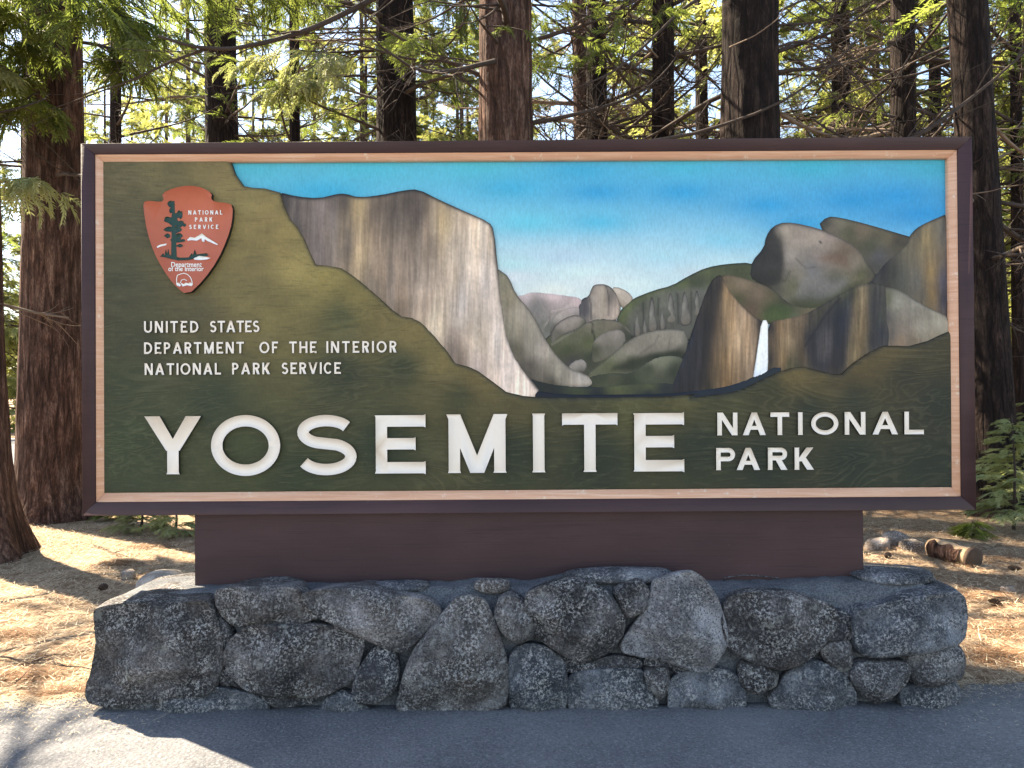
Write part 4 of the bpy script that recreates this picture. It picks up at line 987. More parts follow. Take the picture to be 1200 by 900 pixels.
E_('pine_tree_figure', tree, 'emb_green')
E_('snow_peak', [K((390, 455), (410, 437), (440, 442), (488, 414), (520, 440), (594, 486), (585, 490), (520, 462), (505, 450), (504, 470), (490, 468), (484, 445), (455, 462), (420, 458), (395, 462))], 'white')
E_('snow_slope', [K((190, 500), (210, 488), (256, 480), (250, 492), (215, 500), (192, 510))], 'white', -0.0052)
E_('white_shore', [K((432, 578), (470, 562), (510, 568), (545, 576), (520, 586), (480, 590), (440, 588))], 'white', -0.0062)
for wd, x0, x1, y0 in (('NATIONAL', 398, 622, 262), ('PARK', 442, 556, 308), ('SERVICE', 404, 596, 357)):
    X0, Y0 = K((x0, y0))[0]; X1, _ = K((x1, y0))[0]
    line([(wd, X0, X1)], Y0 + (X0 - 169) * 0.006, 5.0, 0.95, -0.0055, 0.002, emb, MAT['white'], MAT['white'], 0.0)
def small_text(s, px0, px1, py_base, yf, parent, mat):
    cu = bpy.data.curves.new('tiny_lettering', 'FONT'); cu.body = s; cu.size = 1; cu.offset = 0.014
    ob = bpy.data.objects.new('tiny_lettering', cu); COL.objects.link(ob)
    bpy.context.view_layer.update()
    me = bpy.data.meshes.new_from_object(ob); bpy.data.objects.remove(ob)
    n = len(me.vertices); co = np.zeros(n * 3, np.float32); me.vertices.foreach_get('co', co); co = co.reshape(-1, 3)
    k = (px1 - px0) / np.ptp(co[:, 0]); k2 = k * 1.1
    P = np.stack([px0 + (co[:, 0] - co[:, 0].min()) * k, py_base - co[:, 1] * k2], 1)
    W = at(P, yf) - wloc(parent)
    me.vertices.foreach_set('co', W.astype(np.float32).ravel()); me.materials.clear(); me.materials.append(mat); me.update()
    me.name = 'tiny_lettering'
    return link('tiny_lettering', me, parent)
(a0, ab), (a1, _) = K((285, 634), (487, 634)); small_text('Department', a0, a1, ab, -0.0052, emb, MAT['white'])
(a0, ab), (a1, _) = K((266, 662), (500, 662)); small_text('of the Interior', a0, a1, ab, -0.0052, emb, MAT['white'])
E_('bison_figure', [ribbon(K((322, 745), (320, 715), (325, 690), (345, 682), (370, 676), (392, 684), (410, 702), (420, 722), (424, 748)), 0.9),
                    ribbon(K((345, 742), (352, 722), (370, 716), (388, 726)), 0.8), K((318, 742), (335, 738), (350, 756), (340, 764), (322, 758)), K((346, 740), (368, 748), (380, 738), (400, 744), (410, 736), (428, 748), (420, 762), (390, 756), (360, 764))], 'white')

# ------------------------------------------------------------------ trees
def curve_pts(p0, d0, L, n, droop, wob, rs, up=0.0):
    P = [np.array(p0, float)]; d = np.array(d0, float); d /= np.linalg.norm(d)
    for k in range(n):
        t = (k + 1) / n
        d = d + np.array([rs.uniform(-1, 1) * wob, rs.uniform(-1, 1) * wob, -droop / n + up * t * 2 / n + rs.uniform(-1, 1) * wob * 0.6])
        d /= np.linalg.norm(d)
        P.append(P[-1] + d * L / n)
    return np.array(P)
def dead_branch(seed, L=2.4, r0=0.022, sub=9, droop=0.6, up=1.1):
    rs = random.Random(seed); mb = MB()
    P = curve_pts((0, 0, 0), (1, rs.uniform(-.1, .1), rs.uniform(-0.1, 0.35)), L, 12, droop, 0.10, rs, up)
    R = np.linspace(r0, r0 * 0.22, len(P)); mb.add(*tube(P, R, 5))
    for s in range(sub):
        k = rs.randint(2, 11); a = rs.choice((-1, 1)) * rs.uniform(0.5, 1.2)
        T = P[min(k + 1, 12)] - P[k - 1]; T /= np.linalg.norm(T)
        d = np.array([T[0] * math.cos(a) - T[1] * math.sin(a), T[0] * math.sin(a) + T[1] * math.cos(a), T[2] + rs.uniform(-.5, .35)])
        l = rs.uniform(0.3, 1.1) * (1 - k / 20) * L / 2.4
        Q = curve_pts(P[k], d, l, 7, rs.uniform(0, 0.8), 0.14, rs, rs.uniform(0, 1.0)); r = R[k] * 0.45
        mb.add(*tube(Q, np.linspace(r, 0.0018, len(Q)), 4, False))
        for s2 in range(rs.randint(1, 4)):
            j = rs.randint(1, 6); d2 = np.array([rs.uniform(-1, 1), rs.uniform(-1, 1), rs.uniform(-.6, .5)]) + (Q[j] - Q[j - 1]) / np.linalg.norm(Q[j] - Q[j - 1])
            Q2 = curve_pts(Q[j], d2, rs.uniform(0.1, 0.4), 4, 0.3, 0.15, rs); mb.add(*tube(Q2, np.linspace(r * .5, 0.0014, 5), 3, False))
    return mb
DEAD = [dead_branch(100 + k, 1.7 + 0.25 * (k % 7), 0.020 + 0.005 * (k % 4), 11 + k % 5, 0.3 + 0.12 * (k % 6), 0.7 + 0.3 * (k % 3)).mesh('dead_branch', MAT['twig_pale'] if k % 6 == 3 else MAT['twig'], True) for k in range(12)]

def spray(rs, L=0.3, n=9, w=0.008, lf=0.10):
    """flat fan of scale-leaf branchlets: narrow folded blades on a stem (+x)"""
    V, T = [], []
    def blade(p, d, l, w):
        d = d / np.linalg.norm(d); nrm = np.cross(d, (0.1 * rs.uniform(-1, 1), 0.1, 1.0)); nrm /= np.linalg.norm(nrm)
        m = p + d * l * 0.5 + np.array([0, 0, 0.12 * w])
        k = len(V); V.extend([p, m + nrm * w, p + d * l + np.array([0, 0, -0.15 * l]), m - nrm * w])
        T.extend([(k, k + 1, k + 2), (k, k + 2, k + 3)])
    for k in range(n):
        t = (k + 0.5) / n; x = L * t; z = -0.25 * L * t * t
        for s in (-1, 1):
            a = s * rs.uniform(0.5, 0.95); l = lf * (1.15 - 0.6 * t) * rs.uniform(0.7, 1.2)
            blade(np.array([x, 0, z]), np.array([math.cos(a), math.sin(a), rs.uniform(-.25, .2)]), l, w * rs.uniform(.8, 1.3))
    blade(np.array([L * .3, 0, 0]), np.array([1, 0, -0.3]), L * .9, w)
    return np.array(V), np.array(T)
_rs = random.Random(3)
SPR = [spray(_rs) for _ in range(6)]
SPR_FAR = [spray(_rs, 0.55, 10, 0.026, 0.20) for _ in range(5)]
def frame_of(d, roll):
    x = d / (np.linalg.norm(d) + 1e-9); u = np.array([0, 0, 1.0]); y = np.cross(u, x); y /= np.linalg.norm(y) + 1e-9; z = np.cross(x, y)
    c, s = math.cos(roll), math.sin(roll)
    return np.stack([x, y * c + z * s, -y * s + z * c], 1)
def live_branch(rs, L, sprays, sub, droop=0.7, ns=5, far=False, start=0.3):
    """-> wood MB, leaf MB in branch space (+x outward)"""
    wd, lf = MB(), MB(); S = SPR_FAR if far else SPR
    P = curve_pts((0, 0, 0), (1, 0, rs.uniform(0.0, 0.4)), L, 10, droop, 0.07, rs, 0.9)
    R = np.linspace(0.011 * L + 0.004, 0.004, len(P)); wd.add(*tube(P, R, 4, False))
    def leafy(Q, m):
        for _ in range(m):
            t = rs.uniform(0.15, 1) * (len(Q) - 1); i = min(int(t), len(Q) - 2); p = Q[i] + (Q[i + 1] - Q[i]) * (t - i)
            T = Q[i + 1] - Q[i]; T = T / np.linalg.norm(T)
            d = T + np.array([rs.uniform(-.8, .8), rs.uniform(-.8, .8), rs.uniform(-.75, .15)])
            V, F_ = S[rs.randrange(len(S))]
            Mx = frame_of(d, rs.uniform(-.6, .6)); sc = rs.uniform(.6, 1.2)
            lf.add((V * sc) @ Mx.T + p, F_)
    for s in range(sub):
        k = rs.randint(max(1, int(10 * start)), 9); a = rs.choice((-1, 1)) * rs.uniform(.5, 1.1)
        T = P[k + 1] - P[k]; T /= np.linalg.norm(T)
        d = np.array([T[0] * math.cos(a) - T[1] * math.sin(a), T[0] * math.sin(a) + T[1] * math.cos(a), T[2] - rs.uniform(0, .4)])
        Q = curve_pts(P[k], d, L * rs.uniform(.22, .45), 5, .5, .1, rs, .3)
        wd.add(*tube(Q, np.linspace(R[k] * .6, .003, 6), 3, False)); leafy(Q, sprays)
    leafy(P[5:], sprays)
    return wd, lf
def crown(seed, h0, h1, Lmax, n, sprays, sub, far=False, sky=None):
    rs = random.Random(seed); W_, L_ = MB(), MB()
    pool = [live_branch(rs, 1.0 * (2.6 if not far else 3.0), sprays, sub, rs.uniform(.4, 1.0), far=far) for _ in range(7)]
    pool = [(a.arrays(), b.arrays()) for a, b in pool]
    for k in range(n):
        t = (k + rs.random()) / n; h = h0 + (h1 - h0) * t
        L = Lmax * (1 - t) ** 0.75 * rs.uniform(.6, 1.15) + 0.35; a = rs.uniform(0, 2 * math.pi)
        sc = L / (2.6 if not far else 3.0); (wv, w3, w4), (lv, l3, l4) = pool[rs.randrange(7)]
        tilt = rs.uniform(-.25, .15) + 0.35 * t
        ca, sa = math.cos(a), math.sin(a); ct, st = math.cos(tilt), math.sin(tilt)
        Mx = np.array([[ca, -sa, 0], [sa, ca, 0], [0, 0, 1]]) @ np.array([[ct, 0, -st], [0, 1, 0], [st, 0, ct]])
        W_.add((wv * sc) @ Mx.T + [0, 0, h], w3, w4); L_.add((lv * sc) @ Mx.T + [0, 0, h], l3, l4)
    return W_, L_
def trunk_mesh(r0, r1, H, seed, mat, flare=0.35, fd=0.28, lean=(0, 0), nseg=44, fine=7.0, dz=0.09, amp=0.05):
    zs = list(np.arange(-0.15, fine, dz)) + list(np.arange(fine, H, 0.7)) + [H]
    zs = np.array(zs); th = np.arange(nseg) * 2 * math.pi / nseg
    Zg, Tg = np.meshgrid(zs, th, indexing='ij')
    r = r0 + (r1 - r0) * np.clip(Zg, 0, H) / H
    r = r * (1 + flare * np.exp(-np.clip(Zg, -0.1, 99) / fd) * (1 + 0.35 * np.cos(Tg * 5 + seed)))
    cx, cy = np.cos(Tg), np.sin(Tg)
    rid = np.abs(noise3(cx * 4.5 + seed, cy * 4.5, Zg * 0.7 + seed)) + 0.5 * np.abs(noise3(cx * 11, cy * 11 + seed, Zg * 1.6))
    r = r * (1 - amp * 1.6 * (1 - rid) + amp) + r0 * 0.05 * noise3(cx * 0.8, cy * .8, Zg * .5 + seed)
    sway = r0 * 0.12
    X = r * cx + lean[0] * Zg + sway * noise3(0.3, seed, Zg * 0.22); Y = r * cy + lean[1] * Zg + sway * noise3(seed, 0.3, Zg * 0.22)
    V = np.stack([X, Y, Zg], -1).reshape(-1, 3); m = len(zs)
    I = np.arange(m * nseg).reshape(m, nseg); J = np.roll(I, -1, 1)
    Q = np.stack([I[:-1], J[:-1], J[1:], I[1:]], -1).reshape(-1, 4)
    V = np.vstack([V, [lean[0] * H, lean[1] * H, H]]); c = len(V) - 1
    T = [(c, I[-1, k], J[-1, k]) for k in range(nseg)]
    return mesh_from('trunk', V, [Q, np.array(T)], mat, True)
def place_dead(tree, r0, n, z0, z1, seed, sc=(0.8, 1.3), lean=(0, 0), az=None, H=20):
    rs = random.Random(seed)
    for k in range(n):
        z = rs.uniform(z0, z1); a = rs.uniform(0, 2 * math.pi) if az is None else math.radians(rs.choice(az)) + rs.uniform(-.4, .4)
        s = rs.uniform(*sc); rr = r0 * (1 - z / H) * 0.5
        link('dead_branch', DEAD[rs.randrange(12)], tree, (lean[0] * z + rr * math.cos(a), lean[1] * z + rr * math.sin(a), z),
             (rs.uniform(-.5, .5), rs.uniform(-.25, .35), a), (s, s, s))
CROWNS = {}
def get_crown(key, *a, **k):
    if key not in CROWNS:
        W_, L_ = crown(*a, **k); far = k.get('far', False)
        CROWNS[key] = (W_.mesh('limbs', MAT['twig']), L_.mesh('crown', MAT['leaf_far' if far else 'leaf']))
    return CROWNS[key]
def big_tree(px, py_ref, dist, wpx, label, mat, seed, H=22, dead=16, zd=(2.0, 8.5), crown_key=None, crown_rot=0, lean=(0, 0), crown_z=0, name='cedar_tree', cs=1.0, az=None, flare=0.35, fd=0.28):
    """px: trunk centre seen at image row py_ref; wpx: its width there"""
    Y = dist + CAM[1]; p = at([(px, py_ref)], Y)[0]
    r = wpx / 2 / F * dist / (1 - p[2] / H * 0.55)
    x = p[0] - lean[0] * p[2]
    t = thing(name, label, 'tree', (x, Y, 0))
    link('trunk', trunk_mesh(r, r * 0.45, H, seed, mat, lean=lean, flare=flare, fd=fd), t)
    place_dead(t, r, dead, zd[0], zd[1], seed, lean=lean, az=az, H=H)
    if crown_key:
        w, l = CROWNS[crown_key]
        for nm, me in (('limbs', w), ('crown', l)):
            link(nm, me, t, (lean[0] * 6, lean[1] * 6, crown_z), (0, 0, crown_rot), (cs, cs, 1))
    return t
get_crown('near_a', 11, 4.0, 20, 2.9, 46, 5, 5)
get_crown('near_b', 12, 5.6, 20, 2.7, 40, 5, 5)
get_crown('near_c', 13, 3.2, 18, 2.4, 48, 5, 5)
get_crown('far_a', 21, 2.2, 24, 3.8, 80, 8, 6, far=True)
get_crown('far_b', 22, 4.0, 27, 3.4, 74, 8, 6, far=True)
get_crown('far_c', 23, 0.6, 14, 3.2, 80, 8, 6, far=True)
b, bd = MAT['bark'], MAT['bark_dark']
big_tree(62, 300, 9.3, 66, 'broad red-barked cedar trunk just behind the left end of the sign', b, 1, dead=6, zd=(3.6, 7), crown_key='near_a', crown_rot=0.4, crown_z=3.0)
big_tree(-30, 400, 7.1, 62, 'dark flaring trunk foot cut by the left edge of the photo', b, 2, dead=3, zd=(4.5, 8), lean=(-0.02, 0), crown_key=None, flare=0.75, fd=0.5)
big_tree(260, 80, 15.5, 36, 'slim dark trunk above the arrowhead emblem', bd, 3, dead=14, zd=(4, 10), crown_key='near_b', crown_rot=1.4)
big_tree(464, 90, 12.5, 46, 'reddish shaded trunk behind pale leafy sprays above the painted cliff', bd, 4, dead=26, zd=(3, 8), crown_key='near_c', crown_rot=2.0)
big_tree(594, 90, 8.4, 64, 'thick red-brown knotted trunk above the middle of the sign', b, 5, dead=12, zd=(2.8, 7), crown_key='near_c', crown_rot=0.3, crown_z=1.4)
big_tree(680, 90, 14.0, 17, 'thin brown trunk just right of the thick middle trunk', b, 6, dead=26, zd=(3, 8), H=18)
big_tree(700, 90, 12.5, 23, 'thin dark crooked trunk with many dead branches right of the middle trunk', bd, 7, dead=58, zd=(2.6, 8), H=18)
big_tree(777, 90, 12.0, 25, 'dark slender trunk midway between the two thick trunks', bd, 8, dead=58, zd=(2.6, 8), H=18)
big_tree(879, 90, 8.2, 64, 'thick dark brown trunk above the painted dome on the right', bd, 9, dead=12, zd=(2.8, 7), crown_key='near_b', crown_rot=3.5, crown_z=0.2)
big_tree(1059, 90, 12.5, 26, 'dark trunk behind a tangle of bare branches, upper right', bd, 10, dead=58, zd=(2.6, 8), H=18, crown_key='near_c', crown_rot=4.4, crown_z=2.0)
big_tree(1149, 250, 8.9, 43, 'dark trunk leaning past the right end of the sign', bd, 11, dead=14, zd=(2.0, 7), lean=(-0.055, 0), crown_key='near_b', crown_rot=5.5, crown_z=1.0)
big_tree(985, 60, 15.0, 20, 'thin trunk lost in dead twigs between the right-hand trunks', bd, 12, dead=44, zd=(3, 9), H=18)
for k, (px, dist, w, key, dead, lab) in enumerate(((135, 14.0, 12, 'near_c', 12, 'slim young cedar between the broad left trunk and the next trunk'), (345, 14.5, 12, 'near_c', 14, 'slim young cedar behind the long arching limb'),
                 (822, 16.5, 14, 'near_b', 26, 'slim tree hard against the left side of the dark brown trunk'),
        (1095, 16.0, 13, 'near_a', 22, 'slim tree between the last two right-hand trunks'), (1190, 13.5, 12, 'near_c', 20, 'slim tree in the gap at the right edge'))):
    big_tree(px, 90, dist, w, lab, bd, 30 + k, H=17, dead=dead, zd=(2.6, 8.5), crown_key=key, crown_rot=k * 0.9, crown_z=0.3 * (k % 3))
# the long limb arching across the upper left, from the thick middle trunk
t5 = [o for o in COL.objects if o.name.startswith('cedar_tree') and 'knotted' in o.get('label', '')][0]
def limb(parent, pts, r0, r1, name='limb', mat='twig', subs=8, seed=1):
    W = np.array([at([(x, y)], Y)[0] for x, y, Y in pts])
    t = np.linspace(0, len(W) - 1, 6 * len(W)); P = np.stack([np.interp(t, np.arange(len(W)), W[:, k]) for k in range(3)], 1)
    for _ in range(4): P[1:-1] = (P[:-2] + 2 * P[1:-1] + P[2:]) / 4
    rs = random.Random(seed); mb = MB(); R = np.linspace(r0, r1, len(P)); mb.add(*tube(P, R, 7))
    for _ in range(subs):
        k = rs.randint(3, len(P) - 2); d = (P[k + 1] - P[k]) / np.linalg.norm(P[k + 1] - P[k]) + np.array([rs.uniform(-.4, .4), rs.uniform(-.8, .8), rs.uniform(-1.0, .5)])
        Q = curve_pts(P[k], d, rs.uniform(.4, 1.3), 7, .5, .12, rs, .5); mb.add(*tube(Q, np.linspace(R[k] * .4, .002, 8), 4, False))
        for _ in range(3):
            j = rs.randint(1, 6); Q2 = curve_pts(Q[j], np.array([rs.uniform(-1, 1), rs.uniform(-1, 1), rs.uniform(-.8, .4)]), rs.uniform(.15, .4), 4, .4, .1, rs); mb.add(*tube(Q2, np.linspace(.004, .0015, 5), 3, False))
    return link(name, mb.mesh(name, MAT[mat], True, wloc(parent)), parent)
limb(t5, [(575, -60, 4.5), (480, -25, 4.2), (420, 8, 4.0), (370, 32, 3.8), (320, 48, 3.6), (270, 58, 3.4), (225, 55, 3.3), (185, 42, 3.2)], 0.035, 0.012, seed=2)
limb(t5, [(240, 58, 3.35), (200, 72, 3.4), (160, 92, 3.5), (110, 110, 3.6), (60, 128, 3.7)], 0.015, 0.004, seed=3, subs=6)
limb(t5, [(560, 88, 4.6), (530, 72, 4.4), (480, 70, 4.2), (430, 55, 4.0), (395, 48, 3.8)], 0.02, 0.006, seed=4)
limb(t5, [(575, 120, 4.5), (540, 90, 4.3), (505, 72, 4.1), (470, 90, 3.9), (440, 140, 3.7)], 0.014, 0.004, seed=5)
t9 = [o for o in COL.objects if o.name.startswith('cedar_tree') and 'painted dome' in o.get('label', '')][0]
limb(t9, [(865, -30, 4.4), (800, 10, 4.2), (765, 45, 4.1), (720, 85, 4.0), (670, 105, 3.9)], 0.022, 0.006, seed=6)
limb(t9, [(895, 60, 4.3), (945, 45, 4.2), (985, 75, 4.1), (1020, 105, 4.0), (1050, 150, 3.9)], 0.016, 0.005, seed=7)
limb(t9, [(900, 20, 4.3), (950, -5, 4.3), (985, 30, 4.2), (1000, 70, 4.2)], 0.014, 0.005, seed=8)
limb(t9, [(855, 55, 4.2), (885, 42, 3.9), (915, 20, 3.7), (925, -10, 3.6)], 0.007, 0.004, seed=9, mat='twig_pale', subs=0)
# leafy low branches of the left cedar and of the tree with pale sprays
t1 = [o for o in COL.objects if 'just behind the left end' in o.get('label', '')][0]
t4 = [o for o in COL.objects if 'pale leafy sprays' in o.get('label', '')][0]
def leafy_branch(parent, px, py, Y, az, L, sprays, sub, tilt=0.0, seed=1, mat='leaf', sc=1.0):
    rs = random.Random(seed); w, l = live_branch(rs, L, sprays, sub, .9)
    p = at([(px, py)], Y)[0] - wloc(parent)
    br = link('leafy_branch', w.mesh('leafy_branch', MAT['twig']), parent, p, (0, tilt, math.radians(az)), (sc,) * 3)
    link('foliage', l.mesh('foliage', MAT[mat]), br)
    return br
for k, (px, py, Y, az, L, ti) in enumerate(((70, 60, 5.4, -95, 2.0, .25), (50, 20, 5.4, -140, 2.2, .2), (80, 10, 5.4, -60, 2.4, .25), (85, 50, 5.4, -35, 2.1, .2), (40, 110, 5.4, -150, 1.6, .25),
                                    (75, -20, 5.4, -110, 2.4, .35), (90, 0, 5.4, -10, 2.4, .15), (60, 90, 5.4, -100, 1.3, .3), (45, 60, 5.4, -170, 2.0, .2), (40, 190, 5.4, -130, 1.0, .1))):
    leafy_branch(t1, px, py, Y, az, min(L, 1.0) if az < -75 else L, 10, 10, ti, 40 + k)
for k, (px, py, Y, az, L, ti, mt) in enumerate(((20, 60, 4.9, -100, 1.5, .3, 'leaf'), (50, 30, 4.8, -80, 1.6, .3, 'leaf'), (70, 0, 4.7, -60, 1.8, .3, 'leaf'), (30, 0, 4.8, -120, 1.8, .3, 'leaf'), (85, 30, 4.9, -45, 1.7, .3, 'leaf'),
                                    (10, 110, 4.8, -110, 1.2, .3, 'leaf'), (45, 110, 4.9, -80, 1.0, .3, 'leaf'), (-15, 90, 4.8, -70, 1.3, .2, 'leaf_pale_lit'), (-20, 215, 4.6, -40, 1.1, .05, 'leaf_pale_lit'), (120, -20, 4.8, -60, 1.8, .4, 'leaf'),
                                    (150, -30, 4.9, -40, 1.9, .45, 'leaf'), (200, -40, 5.2, -30, 1.9, .5, 'leaf'), (-20, 40, 4.9, -60, 1.4, .3, 'leaf'))):
    leafy_branch(t1, px, py, Y, az, min(L, 0.9) if az < -75 else L, 9, 9, ti, 140 + k, mt)
for k, (px, py, Y, az, L, ti) in enumerate(((455, 60, 8.6, -120, 2.2, .4), (470, 40, 8.6, -70, 2.3, .5), (450, 20, 8.6, -150, 2.4, .25), (480, 0, 8.6, -40, 2.2, .3), (440, 90, 8.6, -140, 1.6, .35))):
    leafy_branch(t4, px, py, Y, az, L, 14, 11, ti, 60 + k, 'leaf_pale_lit' if k in (0, 4) else 'leaf')
# thinner and farther trees
tl_ = thing('pine_tree', 'bare-limbed pine just outside the left edge whose twigs shade the asphalt', 'tree', (-7.0, 2.2, 0))
link('trunk', trunk_mesh(0.17, 0.08, 14, 33, bd, nseg=20), tl_)
place_dead(tl_, 0.17, 38, 3.2, 7.5, 33, sc=(0.9, 1.4))
far_trunk = [trunk_mesh(0.13, 0.04, 26, 50 + k, MAT['bark_far'], nseg=12, fine=0.1, dz=0.3) for k in range(3)]
rs = random.Random(77)
def far_tree(x, y, key, s, kind):
    names = {'far_a': 'tall feathery conifer in the sunlit forest beyond the sign', 'far_b': 'tall open-crowned conifer in the sunlit forest beyond the sign', 'far_c': 'low bushy young conifer in the sunlit forest beyond the sign'}
    t = thing('conifer_tree', names[key], 'tree', (x, y, 0), {'far_a': 'feathery conifers behind', 'far_b': 'open conifers behind', 'far_c': 'young conifers behind'}[key])
    a = rs.uniform(0, 6.28)
    link('trunk', far_trunk[rs.randrange(3)], t, (0, 0, 0), (0, 0, a), (s, s, s))
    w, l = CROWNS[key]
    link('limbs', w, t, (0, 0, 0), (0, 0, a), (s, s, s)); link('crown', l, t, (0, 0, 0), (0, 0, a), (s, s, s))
n = 0
while n < 92:
    d = 17 + 50 * rs.random() ** 1.3; ang = rs.uniform(-0.80, 0.80); x = math.tan(ang) * d; y = d - 3.8
    # keep the far road free
    off = (y - (-2 + (x + 70) * 40 / 130)) 
    if -7 < off < 8: continue
    sx, sy = x + 2.2, y - 1.2; al = -sx * .83 + sy * .56; ac = abs(sx * .56 + sy * .83)
    if 0 < al < 26 and ac < 6.5: continue
    key = rs.choice(('far_a', 'far_b', 'far_c', 'far_a', 'far_c')); n += 1
    far_tree(x, y, key, rs.uniform(.75, 1.15), 0)

# ------------------------------------------------------------------ small things on the ground
def gz_(x, y): return float(ground_z(np.array([x]), np.array([y]))[0])
# sapling at the right edge
def sapling(px, py, dist, H, label, seed, mat, name='fir_sapling', w=0.75, n=26):
    Y = dist + CAM[1]; p = at([(px, py)], Y)[0]
    t = thing(name, label, 'sapling', (p[0], Y, gz_(p[0], Y)))
    rs = random.Random(seed)
    link('stem', mesh_from('stem', *(lambda a: (a[0], [a[1], a[2]]))(tube([[0, 0, 0], [.02, 0, H * .5], [0, 0.01, H]], [.018, .012, .003], 6)), MAT['twig'], True), t)
    mb = MB()
    for k in range(n):
        h = H * (0.12 + 0.85 * k / n); a = rs.uniform(0, 6.28); L = w * (1 - k / (n * 1.15)) * rs.uniform(.6, 1.1)
        P = curve_pts((0, 0, h), (math.cos(a), math.sin(a), .25), L, 5, .5, .06, rs, .2)
        for j in range(int(26 * L) + 3):
            tt = rs.uniform(.15, 1) * 5; i = min(int(tt), 4); q = P[i] + (P[i + 1] - P[i]) * (tt - i)
            d = (P[i + 1] - P[i]) / np.linalg.norm(P[i + 1] - P[i]) + np.array([rs.uniform(-.9, .9), rs.uniform(-.9, .9), rs.uniform(-.2, .15)])
            V, F_ = SPR[rs.randrange(6)]; mb.add((V * rs.uniform(.35, .6)) @ frame_of(d, rs.uniform(-.2, .2)).T + q, F_)
    link('foliage', mb.mesh('foliage', MAT[mat]), t)
    return t
sapling(1188, 615, 8.0, 1.2, 'pale green fir sapling against the trunk at the right edge', 5, 'leaf_pale_lit', w=0.62, n=60)
sapling(1215, 600, 8.8, 1.5, 'taller fir sapling half outside the right edge', 6, 'leaf_pale_lit', w=0.8)
sapling(1140, 632, 7.6, 0.17, 'little bright green seedling beyond the peeled log', 7, 'leaf', 'seedling', 0.10)
for k, (px, py, H, lab) in enumerate(((205, 628, .34, 'dry twiggy shrublet close to the left end of the pedestal'), (165, 622, .3, 'dry twiggy shrublet under the lower left corner of the frame'), (140, 608, .25, 'small green shrublet beside the broad cedar trunk'))):
    g = gnd(px, py); sapling(px, py, g[1] + 3.8, H, lab, 20 + k, 'leaf_pale_lit' if k < 2 else 'leaf', 'shrublet', .3)
# log
a, b2 = gnd(1092, 652), gnd(1140, 664)
lt = thing('fallen_log', 'short peeled log lying on needles right of the pedestal', 'log', (a[0], a[1], 0))
P = np.array([[a[0], a[1] + .0, .085], [(a[0] + b2[0]) / 2, (a[1] + b2[1]) / 2, .08], [b2[0], b2[1], .07]])
tt = np.linspace(0, 2, 14); P = np.stack([np.interp(tt, [0, 1, 2], P[:, k]) for k in range(3)], 1)
R = np.interp(np.linspace(0, 1, 14), [0, .1, .5, 1], [.075, .085, .08, .082])
V, T3, Q4 = tube(P, R, 18); V = V + 0.016 * fbm(V[:, 0] * 9, V[:, 1] * 9, V[:, 2] * 9)[:, None]
link('log_body', mesh_from('log_body', V - wloc(lt), [T3, Q4], MAT['log'], True), lt)
dv = P[-1] - P[-2]; dv /= np.linalg.norm(dv)
V, T3, Q4 = tube([P[-1] - dv * .01, P[-1] + dv * .018, P[-1] + dv * .024], [.094, .092, .082], 14)
th_ = np.linspace(-2.3, 0.9, 12); bv = []
Pm = P[1:-2]; nr_ = len(Pm); ax_ = (P[-1] - P[0]) / np.linalg.norm(P[-1] - P[0]); sd = np.cross(ax_, [0, 0, 1]); sd /= np.linalg.norm(sd); up_ = np.cross(sd, ax_)
for i_, p_ in enumerate(Pm):
    for j_, t_ in enumerate(th_):
        rr_ = .098 + .006 * math.sin(i_ * 2.1 + j_ * 1.7) + (.0 if 0 < j_ < 11 else -.012); tt_ = t_ + .25 * math.sin(i_ * 1.3)
        bv.append(p_ + sd * math.cos(tt_) * rr_ + up_ * math.sin(tt_) * rr_)
I_ = np.arange(nr_ * 12).reshape(nr_, 12)
link('loose_bark', mesh_from('loose_bark', np.array(bv) - wloc(lt), [np.stack([I_[:-1, :-1], I_[:-1, 1:], I_[1:, 1:], I_[1:, :-1]], -1).reshape(-1, 4)], MAT['bark'], True), lt)
link('cut_end', mesh_from('cut_end', V - wloc(lt), [T3, Q4], MAT['log_end'], True), lt)
# rocks
for k, (px, py, r, m, lab) in enumerate(((1027, 640, .11, 'brown_rock', 'brown rock touching the right side of the pedestal'), (1047, 636, .13, 'brown_rock', 'biggest of the brown rocks behind the right end of the wall'),
        (1068, 642, .10, 'brown_rock', 'brown rock nearest the peeled log'), (1108, 640, .06, 'brown_rock', 'small brown stone behind the peeled log'),
        (190, 690, .17, 'pale_rock', 'pale sunlit rock behind the left end of the stone base'), (150, 672, .06, 'brown_rock', 'small dark stone in the needles left of the pedestal'), (1180, 690, .05, 'brown_rock', 'small stone in the shade at the right edge'))):
    g = gnd(px, py + 4); V, Fc = rock(k * 5 + 2, (r, r * .8, r), .35, .7)
    o = link('rock', mesh_from('rock', V, [Fc], MAT[m], True), None, (g[0], g[1], r * .3)); tag(o, lab, 'rock')
